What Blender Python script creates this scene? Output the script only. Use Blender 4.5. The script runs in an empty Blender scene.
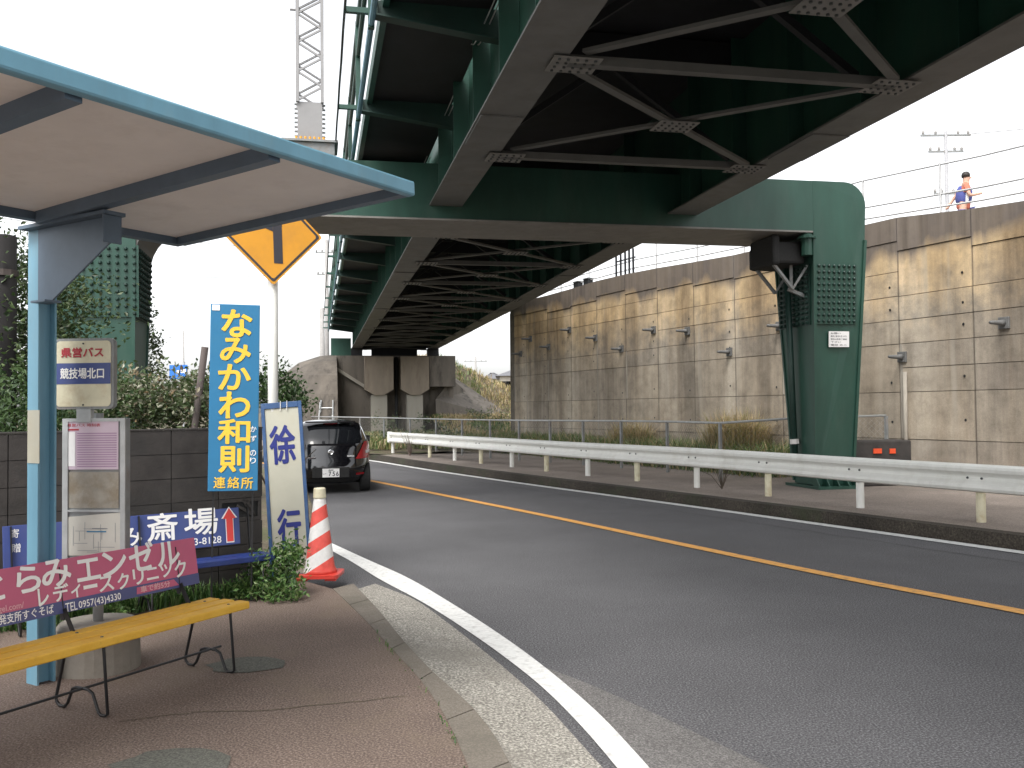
import bpy, math, random
from mathutils import Vector, Matrix
random.seed(7)
SC = bpy.context.scene
COL = SC.collection
V3 = Vector

# ------------------------------------------------------------------ camera model
FPX, EYE, PIT, ROL = 920.0, 1.65, math.atan(25/920), 0.010
_c, _s, _cp, _sp = math.cos(ROL), math.sin(ROL), math.cos(PIT), math.sin(PIT)
CR = V3((_c, _s*_sp, -_s*_cp)); CU = V3((_s, -_c*_sp, _c*_cp)); CF = V3((0, _cp, _sp))
CO = V3((0, 0, EYE))
def ray(px, py): return CF + CR*((px-512)/FPX) + CU*((384-py)/FPX)
def G(px, py, z):
    d = ray(px, py); return CO + d*((z-EYE)/d.z)
def P(px, py, Y):
    d = ray(px, py); return CO + d*(Y/d.y)
def onplane(px, py, o, n):
    d = ray(px, py); return CO + d*((o-CO).dot(n)/d.dot(n))
def proj(p):
    q = p-CO; w = q.dot(CF)
    return V3((512+FPX*q.dot(CR)/w, 384-FPX*q.dot(CU)/w))

# ------------------------------------------------------------------ materials
def new_mat(name):
    m = bpy.data.materials.new(name); m.use_nodes = True
    nt = m.node_tree; b = nt.nodes['Principled BSDF']
    return m, nt, b
def L(nt, a, b): nt.links.new(a, b)
def node(nt, t, **kw):
    n = nt.nodes.new(t)
    for k, v in kw.items(): setattr(n, k, v)
    return n
def coords(nt, scale=(1, 1, 1)):
    tc = node(nt, 'ShaderNodeTexCoord'); mp = node(nt, 'ShaderNodeMapping')
    mp.inputs['Scale'].default_value = scale
    L(nt, tc.outputs['Object'], mp.inputs['Vector']); return mp.outputs['Vector']
def noise(nt, vec, scale, detail=6, rough=.6):
    n = node(nt, 'ShaderNodeTexNoise'); n.inputs['Scale'].default_value = scale
    n.inputs['Detail'].default_value = detail; n.inputs['Roughness'].default_value = rough
    L(nt, vec, n.inputs['Vector']); return n.outputs['Fac']
def ramp(nt, fac, stops):
    r = node(nt, 'ShaderNodeValToRGB')
    els = r.color_ramp.elements
    while len(els) < len(stops): els.new(.5)
    for e, (p, c) in zip(els, stops):
        e.position = p; e.color = (c[0], c[1], c[2], 1) if hasattr(c, '__len__') else (c, c, c, 1)
    L(nt, fac, r.inputs['Fac']); return r.outputs['Color']
def mixc(nt, fac, a, b, mode='MIX'):
    m = node(nt, 'ShaderNodeMix', data_type='RGBA', blend_type=mode)
    for s, v in ((m.inputs['Factor'], fac), (m.inputs['A'], a), (m.inputs['B'], b)):
        if s.type == 'VALUE' and False: pass
    ins = [i for i in m.inputs if i.enabled]
    def put(sock, v):
        if hasattr(v, 'is_linked') or hasattr(v, 'links'): L(nt, v, sock)
        elif hasattr(v, '__len__'): sock.default_value = (v[0], v[1], v[2], 1)
        else: sock.default_value = v
    put(m.inputs[0], fac); put(m.inputs[6], a); put(m.inputs[7], b)
    return m.outputs[2]
def mathn(nt, op, a, b=None, clamp=False):
    m = node(nt, 'ShaderNodeMath', operation=op, use_clamp=clamp)
    for s, v in ((m.inputs[0], a), (m.inputs[1], b)):
        if v is None: continue
        if hasattr(v, 'links'): L(nt, v, s)
        else: s.default_value = v
    return m.outputs[0]
def bump(nt, b, h, strength, dist=.01):
    bp = node(nt, 'ShaderNodeBump'); bp.inputs['Strength'].default_value = strength
    bp.inputs['Distance'].default_value = dist
    L(nt, h, bp.inputs['Height']); L(nt, bp.outputs['Normal'], b.inputs['Normal'])
def M(name, c, rough=.6, var=.25, scale=6, metal=0, bmp=0, bscale=60, dirt=None, dirt_amt=.5, streak=False, spec=.5):
    """paint / concrete / wood: base colour with uneven tone and optional dirt patches"""
    m, nt, b = new_mat(name)
    vec = coords(nt, (1, 1, .25) if streak else (1, 1, 1))
    n = noise(nt, vec, scale)
    lo = [x*(1-var) for x in c]; hi = [min(1, x*(1+var)) for x in c]
    col = ramp(nt, n, [(.3, lo), (.7, hi)])
    if dirt:
        n2 = noise(nt, vec, scale*.45+1.3, 8, .7)
        mask = ramp(nt, n2, [(.5, 0), (.68, dirt_amt)])
        col = mixc(nt, mask, col, dirt)
    L(nt, col, b.inputs['Base Color'])
    b.inputs['Roughness'].default_value = rough; b.inputs['Metallic'].default_value = metal
    b.inputs['Specular IOR Level'].default_value = spec
    if bmp:
        bump(nt, b, noise(nt, coords(nt), bscale, 4), bmp, .01)
    return m
def asphalt(name, c, speck=.5, big=.25, scale=170, light=None, patches=None):
    m, nt, b = new_mat(name)
    vec = coords(nt)
    n1 = noise(nt, vec, scale, 3, .7); n2 = noise(nt, vec, .7, 5, .6); n3 = noise(nt, vec, 9, 4, .6)
    col = ramp(nt, n1, [(.34, [x*(1-speck) for x in c]), (.5, c), (.66, light or [min(1, x*(1+speck*1.5)) for x in c])])
    col = mixc(nt, 1.0, col, ramp(nt, n2, [(.3, 1-big), (.7, 1+big*.6)]), 'MULTIPLY')
    col = mixc(nt, 1.0, col, ramp(nt, n3, [(.3, .96), (.7, 1.04)]), 'MULTIPLY')
    if patches:
        n4 = noise(nt, vec, 1.1, 6, .6)
        col = mixc(nt, ramp(nt, n4, [(.52, 0), (.64, .6)]), col, patches)
    L(nt, col, b.inputs['Base Color'])
    b.inputs['Roughness'].default_value = .85; b.inputs['Specular IOR Level'].default_value = .3
    bump(nt, b, n1, .5, .006)
    return m
def leafmat(name, cols, trans=.25):
    m, nt, b = new_mat(name)
    g = node(nt, 'ShaderNodeNewGeometry')
    k = len(cols)
    col = ramp(nt, g.outputs['Random Per Island'], [(i/max(1, k-1), c) for i, c in enumerate(cols)])
    L(nt, col, b.inputs['Base Color']); b.inputs['Roughness'].default_value = .5
    t = node(nt, 'ShaderNodeBsdfTranslucent'); L(nt, col, t.inputs['Color'])
    mx = node(nt, 'ShaderNodeMixShader'); mx.inputs['Fac'].default_value = trans
    L(nt, b.outputs['BSDF'], mx.inputs[1]); L(nt, t.outputs['BSDF'], mx.inputs[2])
    L(nt, mx.outputs['Shader'], nt.nodes['Material Output'].inputs['Surface'])
    return m

GREEN = (.018, .066, .047)
mt = {}
mt['green'] = M('green_paint', GREEN, .45, .18, 3, dirt=(.05, .09, .07), dirt_amt=.35, streak=True)
mt['darkgreen'] = M('dark_green_paint', (.010, .036, .028), .5, .2, 3, dirt=(.05, .06, .05), dirt_amt=.3)
mt['greysteel'] = M('grey_steel_paint', (.132, .133, .128), .6, .16, 2.2, dirt=(.10, .09, .075), dirt_amt=.6)
mt['soffit'] = M('soffit_paint', (.21, .20, .185), .6, .16, 2.2, dirt=(.13, .12, .10), dirt_amt=.6)
mt['gusset'] = M('gusset_paint', (.19, .185, .175), .6, .16, 5)
mt['bolt'] = M('bolt_steel', (.05, .055, .055), .5, .2, 20)
mt['darksteel'] = M('near_black_steel', (.014, .015, .017), .7, .3, 3)  # near-black base colour for deck, cross frames, bearings and small dark fittings
mt['galv'] = M('galvanised_steel', (.42, .43, .43), .45, .15, 8, metal=.4)
mt['rustgalv'] = M('weathered_steel', (.23, .24, .24), .5, .2, 8, dirt=(.2, .12, .07), dirt_amt=.4)
mt['whitepaint'] = M('white_paint', (.72, .72, .68), .4, .05, 4, dirt=(.5, .48, .42), dirt_amt=.35, streak=True)
mt['cream'] = M('cream_weathered', (.62, .58, .42), .5, .1, 8, dirt=(.33, .20, .08), dirt_amt=.5)
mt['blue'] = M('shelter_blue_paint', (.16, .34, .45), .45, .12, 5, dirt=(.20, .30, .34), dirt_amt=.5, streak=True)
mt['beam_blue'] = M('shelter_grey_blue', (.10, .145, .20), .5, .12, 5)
mt['bracing'] = M('bracing_paint', (.10, .10, .095), .6, .16, 3)
mt['anchor'] = M('anchor_steel', (.12, .12, .118), .6, .2, 8)
mt['revet'] = M('revetment_concrete', (.095, .082, .068), .9, .4, 1.0, bmp=.3, dirt=(.03, .027, .024), dirt_amt=.8, streak=True)
mt['ceiling'] = M('shelter_ceiling', (.80, .78, .76), .75, .06, 2, dirt=(.6, .57, .54), dirt_amt=.4, bmp=.1)
mt['black'] = M('black_metal', (.012, .012, .013), .4, .3, 20)
mt['rubber'] = M('black_rubber', (.015, .015, .015), .8, .3, 30)
mt['pink'] = M('pink_print', (.52, .11, .205), .4, .06, 3, dirt=(.36, .12, .18), dirt_amt=.4)
mt['navy'] = M('navy_print', (.045, .07, .23), .4, .08, 4, dirt=(.08, .09, .2), dirt_amt=.4)
mt['navystrip'] = M('slate_blue_print', (.07, .08, .21), .4, .08, 4)
mt['bannerblue'] = M('banner_blue', (.02, .165, .33), .45, .08, 3, dirt=(.04, .19, .32), dirt_amt=.4)
mt['yellowtext'] = M('banner_yellow', (.82, .52, .05), .5, .08, 5)
mt['whitetext'] = M('white_print', (.86, .85, .84), .5, .04, 5)
mt['pinktext'] = M('pale_pink_print', (.72, .42, .45), .5, .04, 5)
mt['redtext'] = M('red_print', (.42, .03, .045), .5, .1, 10)
mt['redarrow'] = M('red_arrow_print', (.72, .06, .05), .5, .05, 10)
mt['bluetext'] = M('blue_print', (.012, .02, .17), .5, .1, 10)
mt['darktext'] = M('dark_print', (.04, .04, .05), .6, .1, 10)
mt['signboard'] = M('white_signboard', (.43, .42, .345), .5, .07, 3, dirt=(.42, .38, .27), dirt_amt=.6)
mt['signframe'] = M('blue_frame', (.025, .075, .19), .5, .2, 9, dirt=(.12, .16, .25), dirt_amt=.5)
mt['warn'] = M('warning_yellow', (.72, .33, .035), .45, .06, 3, dirt=(.55, .26, .05), dirt_amt=.5)
mt['concrete'] = M('concrete', (.22, .20, .17), .85, .2, 3, bmp=.3, dirt=(.17, .15, .12), dirt_amt=.7)
mt['oldconcrete'] = M('stained_concrete', (.15, .132, .112), .9, .35, 1.0, bmp=.3, dirt=(.04, .036, .031), dirt_amt=.9, streak=True)
mt['tanconcrete'] = M('tan_concrete', (.25, .21, .165), .9, .2, 1.3, bmp=.2, dirt=(.16, .12, .09), dirt_amt=.7, streak=True)
mt['paleconcrete'] = M('pale_concrete', (.33, .31, .265), .9, .12, 1.5, dirt=(.3, .27, .2), dirt_amt=.5, streak=True)
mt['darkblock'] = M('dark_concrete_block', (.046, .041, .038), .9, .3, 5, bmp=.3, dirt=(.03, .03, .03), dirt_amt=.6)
mt['kerb'] = asphalt('kerb_concrete', (.17, .15, .125), .25, .2, 120, patches=(.11, .10, .08))
mt['mossykerb'] = asphalt('mossy_kerb', (.045, .038, .03), .5, .5, 40, patches=(.03, .04, .018))
mt['gutter'] = asphalt('pebbly_gutter', (.265, .25, .22), .6, .2, 70, light=(.56, .53, .47), patches=(.20, .185, .16))
mt['asphalt'] = asphalt('road_asphalt', (.090, .088, .093), .60, .15, 84, light=(.21, .21, .215))
mt['asphalt2'] = asphalt('pale_asphalt', (.135, .128, .124), .45, .2, 110, light=(.25, .24, .23))
mt['walk'] = asphalt('red_asphalt', (.150, .110, .090), .5, .22, 90, light=(.29, .235, .20), patches=(.165, .128, .095))
mt['farwalk'] = asphalt('far_pavement', (.235, .20, .175), .3, .25, 60)
mt['patch'] = asphalt('grey_patch', (.105, .105, .09), .4, .2, 110)
mt['soil'] = asphalt('soil', (.11, .09, .06), .5, .4, 30, patches=(.07, .09, .03))
mt['linewhite'] = M('road_white', (.66, .66, .64), .7, .10, 30, dirt=(.30, .29, .28), dirt_amt=.6, bmp=.2, bscale=150)
mt['lineorange'] = M('road_orange', (.72, .36, .085), .7, .12, 25, dirt=(.24, .15, .08), dirt_amt=.75, bmp=.2, bscale=150)
mt['carpaint'] = M('black_car_paint', (.006, .006, .008), .12, .1, 2)
mt['carpaint'].node_tree.nodes['Principled BSDF'].inputs['Coat Weight'].default_value = .8
mt['glass'] = M('dark_glass', (.008, .009, .011), .05, .1, 2)
mt['chrome'] = M('chrome', (.75, .76, .78), .15, .02, 3, metal=1)
mt['redlamp'] = M('red_lamp_glass', (.42, .012, .02), .15, .15, 40)
mt['clearlamp'] = M('clear_lamp_glass', (.6, .6, .62), .15, .1, 40)
mt['wood'] = M('grey_wood', (.17, .13, .11), .8, .25, 6, streak=True)
mt['darkstake'] = M('dark_grey_wood', (.075, .06, .055), .85, .3, 8, streak=True)
mt['polecon'] = M('pole_concrete', (.30, .29, .28), .8, .12, 3)
mt['polepale'] = M('pale_pole', (.30, .30, .31), .8, .08, 3)
mt['mast'] = M('mast_steel', (.27, .265, .265), .6, .1, 3)
mt['railpale'] = M('railing_steel', (.48, .48, .48), .6, .1, 3)
mt['palesteel'] = M('pale_steel', (.62, .60, .58), .5, .08, 3)
mt['darkpole'] = M('dark_brown_post', (.006, .005, .005), .9, .3, 5, dirt=(.012, .010, .009), dirt_amt=.5)
mt['skin'] = M('skin', (.55, .33, .24), .6, .05, 3)
mt['red'] = M('red_cloth', (.58, .17, .11), .8, .1, 9)
mt['bib'] = M('navy_cloth', (.07, .085, .28), .8, .1, 9)
mt['clothwhite'] = M('white_cloth', (.75, .75, .75), .8, .05, 9)
mt['hair'] = M('dark_hair', (.02, .015, .012), .6, .2, 30)
mt['roof'] = M('roof_tiles', (.13, .13, .14), .7, .2, 3)
mt['housewall'] = M('house_wall', (.48, .44, .38), .8, .08, 2)
mt['bluesign'] = M('blue_road_sign', (.02, .16, .55), .4, .05, 3)
mt['reflector'] = M('orange_reflector', (.75, .09, .03), .3, .1, 30)
mt['foliage'] = leafmat('tree_leaves', [(.018, .035, .012), (.035, .065, .02), (.06, .10, .03), (.10, .14, .05), (.05, .06, .03)])
mt['hedge'] = leafmat('hedge_leaves', [(.03, .055, .02), (.06, .10, .03), (.09, .12, .045), (.07, .11, .04), (.15, .17, .09), (.38, .38, .29), (.16, .10, .04)])
mt['bushdark'] = leafmat('bush_leaves', [(.02, .045, .015), (.04, .08, .022), (.07, .12, .035)])
mt['weed'] = leafmat('weed_leaves', [(.03, .08, .018), (.06, .14, .03), (.11, .20, .05), (.16, .22, .08)])
mt['grass'] = leafmat('grass_blades', [(.06, .12, .025), (.11, .18, .05), (.16, .22, .07), (.26, .24, .12)])
mt['dry'] = leafmat('dry_grass', [(.44, .32, .17), (.56, .43, .25), (.36, .30, .13), (.20, .21, .07), (.50, .37, .26)])
mt['bark'] = M('bark', (.07, .055, .04), .9, .3, 8, streak=True)

def m_bench():
    m, nt, b = new_mat('yellow_painted_wood')
    vec = coords(nt)
    n = noise(nt, vec, 5); n2 = noise(nt, coords(nt, (14, 14, 30)), 3, 5)
    col = ramp(nt, n, [(.3, (.66, .35, .025)), (.7, (.78, .46, .06))])
    col = mixc(nt, ramp(nt, n2, [(.55, 0), (.75, .5)]), col, (.48, .26, .04))
    L(nt, col, b.inputs['Base Color']); b.inputs['Roughness'].default_value = .5
    bump(nt, b, n2, .15, .004); return m
mt['bench'] = m_bench()
mt['benchblue'] = M('blue_painted_wood', (.009, .024, .13), .5, .2, 8, dirt=(.03, .05, .15), dirt_amt=.5)

def m_cone():
    m, nt, b = new_mat('striped_cone_sleeve')
    tc = node(nt, 'ShaderNodeTexCoord'); sp = node(nt, 'ShaderNodeSeparateXYZ')
    L(nt, tc.outputs['Object'], sp.inputs[0])
    a = mathn(nt, 'SUBTRACT', sp.outputs['Z'], mathn(nt, 'MULTIPLY', sp.outputs['X'], .62))
    fr = mathn(nt, 'FRACT', mathn(nt, 'MULTIPLY', mathn(nt, 'ADD', a, .010), 1/.262))
    st = mathn(nt, 'GREATER_THAN', fr, .5)
    lowcut = mathn(nt, 'GREATER_THAN', a, .12)
    st = mathn(nt, 'MULTIPLY', st, lowcut)
    n = noise(nt, coords(nt), 14)
    red = ramp(nt, n, [(.3, (.60, .06, .045)), (.7, (.74, .10, .075))]); wh = ramp(nt, n, [(.3, (.62, .61, .59)), (.7, (.78, .77, .75))])
    L(nt, mixc(nt, st, red, wh), b.inputs['Base Color']); b.inputs['Roughness'].default_value = .4
    return m
mt['cone'] = m_cone()
mt['conered'] = M('cone_red_plastic', (.66, .055, .04), .4, .12, 10, dirt=(.35, .06, .04), dirt_amt=.4)

# weathered retaining wall: vertical streaks, tan upper lifts, dark coping
def m_retwall():
    m, nt, b = new_mat('weathered_panel_concrete')
    tc = node(nt, 'ShaderNodeTexCoord'); sp = node(nt, 'ShaderNodeSeparateXYZ')
    L(nt, tc.outputs['Object'], sp.inputs[0]); x, z = sp.outputs['X'], sp.outputs['Z']
    v1 = coords(nt, (1, 1, .10)); v2 = coords(nt, (1, 1, .05)); v0 = coords(nt)
    s1 = noise(nt, v1, 1.15, 7, .58); s2 = noise(nt, v2, 4.5, 5, .6); g = noise(nt, v0, 2.2, 7, .68)
    gi = node(nt, 'ShaderNodeNewGeometry'); isl = gi.outputs['Random Per Island']; fine = noise(nt, v0, 55, 3)
    grey = ramp(nt, s1, [(.36, (.225, .195, .158)), (.5, (.36, .312, .25)), (.64, (.44, .39, .32))])
    tan = ramp(nt, s1, [(.36, (.30, .22, .135)), (.5, (.56, .42, .25)), (.64, (.64, .50, .33))])
    up = mathn(nt, 'ADD', mathn(nt, 'MULTIPLY', mathn(nt, 'SUBTRACT', z, 3.3), .8), mathn(nt, 'MULTIPLY', mathn(nt, 'SUBTRACT', g, .5), 1.6), True)
    col = mixc(nt, up, grey, tan)
    col = mixc(nt, 1.0, col, ramp(nt, s2, [(.3, .84), (.55, 1.0), (.75, 1.1)]), 'MULTIPLY')
    col = mixc(nt, 1.0, col, ramp(nt, fine, [(.3, .88), (.7, 1.1)]), 'MULTIPLY')
    col = mixc(nt, 1.0, col, ramp(nt, isl, [(0, (.88, .88, .90)), (.5, (1, 1, 1)), (1, (1.10, 1.07, 1.03))]), 'MULTIPLY')
    col = mixc(nt, 1.0, col, ramp(nt, g, [(.33, .74), (.5, 1), (.68, 1.2)]), 'MULTIPLY')
    # water runs down the middle of each panel, cleaner margins beside the joints
    fr = mathn(nt, 'FRACT', mathn(nt, 'MULTIPLY', mathn(nt, 'ADD', x, JOFF), 1/1.76))
    ctr = mathn(nt, 'SUBTRACT', .30, mathn(nt, 'ABSOLUTE', mathn(nt, 'SUBTRACT', fr, .45)))
    run = mathn(nt, 'ADD', mathn(nt, 'MULTIPLY', ctr, 2.2), mathn(nt, 'MULTIPLY', mathn(nt, 'SUBTRACT', s2, .5), 3.2), True)
    col = mixc(nt, run, col, mixc(nt, 1.0, col, (.68, .66, .64), 'MULTIPLY'))
    edge = mathn(nt, 'LESS_THAN', mathn(nt, 'ABSOLUTE', mathn(nt, 'SUBTRACT', mathn(nt, 'FRACT', mathn(nt, 'ADD', fr, .5)), .5)), .013)
    col = mixc(nt, mathn(nt, 'MULTIPLY', edge, .5), col, (.10, .088, .074))
    # efflorescence
    col = mixc(nt, ramp(nt, noise(nt, v2, 2.6, 4), [(.60, 0), (.70, .45)]), col, (.36, .33, .28))
    # grime hanging from the coping
    top = mathn(nt, 'ADD', mathn(nt, 'MULTIPLY', x, .026), 5.40)
    dz = mathn(nt, 'SUBTRACT', z, top)
    drip = mathn(nt, 'ADD', mathn(nt, 'MULTIPLY', mathn(nt, 'ADD', dz, .74), 3.4), mathn(nt, 'MULTIPLY', mathn(nt, 'SUBTRACT', s1, .5), 5.0), True)
    drip = mathn(nt, 'MULTIPLY', drip, .86)
    col = mixc(nt, drip, col, ramp(nt, s2, [(.3, (.072, .063, .061)), (.7, (.15, .133, .126))]))
    L(nt, col, b.inputs['Base Color']); b.inputs['Roughness'].default_value = .9
    b.inputs['Specular IOR Level'].default_value = .25
    bump(nt, b, g, .25, .01); return m
W0 = V3((8.88, 17.36, 0)); WA = V3((-.4258, .9048, 0)).normalized(); WN = V3((-WA.y, WA.x, 0))
_q = onplane(901, 405, W0, WN); JOFF = 17.6-(_q-W0).dot(WA)
mt['retwall'] = m_retwall()
mt['lime'] = M('lime_run', (.33, .30, .255), .9, .25, 5, streak=True)
mt['joint'] = M('wall_joint', (.12, .105, .085), .95, .3, 4)

# ------------------------------------------------------------------ mesh helpers
class MB:
    def __init__(s): s.v = []; s.f = []; s.mi = []; s.cur = 0
    def add(s, vs, fs):
        n = len(s.v); s.v += [tuple(v) for v in vs]
        for f in fs: s.f.append(tuple(n+i for i in f)); s.mi.append(s.cur)
        return s
    def obox(s, o, a, b, c):
        o, a, b, c = map(V3, (o, a, b, c))
        vs = [o, o+a, o+a+b, o+b, o+c, o+a+c, o+a+b+c, o+b+c]
        fs = [(0, 3, 2, 1), (4, 5, 6, 7), (0, 1, 5, 4), (1, 2, 6, 5), (2, 3, 7, 6), (3, 0, 4, 7)]
        if a.cross(b).dot(c) < 0: fs = [tuple(reversed(f)) for f in fs]
        return s.add(vs, fs)
    def box(s, c, sx, sy, sz, ax=(1, 0, 0), up=(0, 0, 1)):
        ax = V3(ax).normalized(); up = V3(up).normalized(); ay = up.cross(ax).normalized(); up = ax.cross(ay)
        a, b, d = ax*sx, ay*sy, up*sz
        return s.obox(V3(c)-a/2-b/2-d/2, a, b, d)
    def bar(s, p0, p1, w, h, up=(0, 0, 1)):
        p0, p1 = V3(p0), V3(p1); ax = p1-p0; l = ax.length; ax.normalize()
        up = V3(up); side = up.cross(ax)
        if side.length < 1e-4: side = V3((0, 1, 0)).cross(ax)
        side.normalize(); up = ax.cross(side)
        return s.obox(p0-side*w/2-up*h/2, ax*l, side*w, up*h)
    def tube(s, pts, r, seg=8, caps=True, r1=None):
        pts = [V3(p) for p in pts]; n = len(pts); rings = []
        t0 = (pts[1]-pts[0]).normalized()
        ref = V3((0, 0, 1)) if abs(t0.z) < .9 else V3((1, 0, 0))
        prev = t0.cross(ref).normalized()
        base = len(s.v); vs = []; fs = []
        for i, p in enumerate(pts):
            t = (pts[min(i+1, n-1)]-pts[max(i-1, 0)]).normalized()
            a = (prev-t*prev.dot(t)).normalized(); b = t.cross(a); prev = a
            rr = r if r1 is None else r+(r1-r)*i/(n-1)
            for k in range(seg):
                an = 2*math.pi*k/seg; vs.append(p+a*rr*math.cos(an)+b*rr*math.sin(an))
        for i in range(n-1):
            for k in range(seg):
                k2 = (k+1) % seg; fs.append((i*seg+k, i*seg+k2, (i+1)*seg+k2, (i+1)*seg+k))
        if caps: fs.append(tuple(reversed(range(seg)))); fs.append(tuple((n-1)*seg+k for k in range(seg)))
        return s.add(vs, fs)
    def lathe(s, o, prof, seg=24, ax=(0, 0, 1)):
        o = V3(o); az = V3(ax).normalized(); a = az.orthogonal().normalized(); b = az.cross(a); vs = []; fs = []
        for r, z in prof:
            for k in range(seg):
                an = 2*math.pi*k/seg; vs.append(o+az*z+a*r*math.cos(an)+b*r*math.sin(an))
        n = len(prof)
        for i in range(n-1):
            for k in range(seg):
                k2 = (k+1) % seg; fs.append((i*seg+k, i*seg+k2, (i+1)*seg+k2, (i+1)*seg+k))
        fs.append(tuple(reversed(range(seg)))); fs.append(tuple((n-1)*seg+k for k in range(seg)))
        return s.add(vs, fs)
    def slab(s, corners, t):
        """polygon (counter-clockwise seen from the front) thickened backwards by vector t"""
        c = [V3(p) for p in corners]; t = V3(t); n = len(c)
        vs = c+[p+t for p in c]
        fs = [tuple(range(n)), tuple(reversed(range(n, 2*n)))]
        for i in range(n):
            j = (i+1) % n; fs.append((i, n+i, n+j, j))
        return s.add(vs, fs)
    def build(s, name, mats, parent=None, org=None, smooth=False, bevel=0):
        if not isinstance(mats, (list, tuple)): mats = [mats]
        if org is None: org = parent.get('_org') if parent is not None else None
        org = V3(org) if org is not None else V3((0, 0, 0))
        me = bpy.data.meshes.new(name)
        me.from_pydata([tuple(V3(v)-org) for v in s.v], [], s.f)
        for m in mats: me.materials.append(mt[m] if isinstance(m, str) else m)
        me.polygons.foreach_set('material_index', s.mi)
        if smooth: me.polygons.foreach_set('use_smooth', [True]*len(me.polygons))
        me.update()
        o = bpy.data.objects.new(name, me); COL.objects.link(o)
        if parent is not None: o.parent = parent; o['_org'] = list(org)
        else: o.location = org; o['_org'] = list(org)
        if bevel:
            bv = o.modifiers.new('bevel', 'BEVEL'); bv.width = bevel; bv.segments = 2; bv.limit_method = 'ANGLE'
        return o
def tag(o, label, cat, group=None, kind=None):
    o['label'] = label; o['category'] = cat
    if group: o['group'] = group
    if kind: o['kind'] = kind
    return o
def thing(name, loc, label, cat, group=None):
    o = bpy.data.objects.new(name, None); COL.objects.link(o); o.location = V3(loc); o['_org'] = list(V3(loc))
    o.empty_display_size = .2
    return tag(o, label, cat, group)
def struct(o): o['kind'] = 'structure'; return o

def lerp(a, b, t): return a+(b-a)*t
def smooth(pts, n=8):
    """Catmull-Rom through 3-D points"""
    pts = [V3(p) for p in pts]; q = [pts[0]*2-pts[1]]+pts+[pts[-1]*2-pts[-2]]; out = []
    for i in range(1, len(q)-2):
        for k in range(n):
            t = k/n; a, b, c, d = q[i-1], q[i], q[i+1], q[i+2]
            l = (c-b).length; l0 = max(1e-6, (b-a).length); l1 = max(1e-6, (d-c).length)
            mb_ = ((c-b)/l*l0+(b-a)/l0*l)/(l0+l)*l; mc_ = ((d-c)/l1*l+(c-b)/l*l1)/(l+l1)*l
            t2, t3 = t*t, t*t*t
            out.append(b*(2*t3-3*t2+1)+mb_*(t3-2*t2+t)+c*(3*t2-2*t3)+mc_*(t3-t2))
    out.append(pts[-1]); return out
def resample(pts, step):
    out = [pts[0].copy()]; need = step; 
    for a, b in zip(pts, pts[1:]):
        l = (b-a).length; pos = 0
        while l-pos >= need: pos += need; out.append(a.lerp(b, pos/l)); need = step
        need -= l-pos
    return out
def offs(pts, d):
    """offset a ground polyline to its right by d"""
    o = []
    for i, p in enumerate(pts):
        t = (pts[min(i+1, len(pts)-1)]-pts[max(i-1, 0)]); t.z = 0; t.normalize()
        o.append(p+V3((t.y, -t.x, 0))*d)
    return o
def strip(a, b, z=None):
    mb = MB(); n = len(a)
    vs = [V3((p.x, p.y, z if z is not None else p.z)) for p in a]+[V3((p.x, p.y, z if z is not None else p.z)) for p in b]
    mb.add(vs, [(i, n+i, n+i+1, i+1) for i in range(n-1)]); return mb

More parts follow.
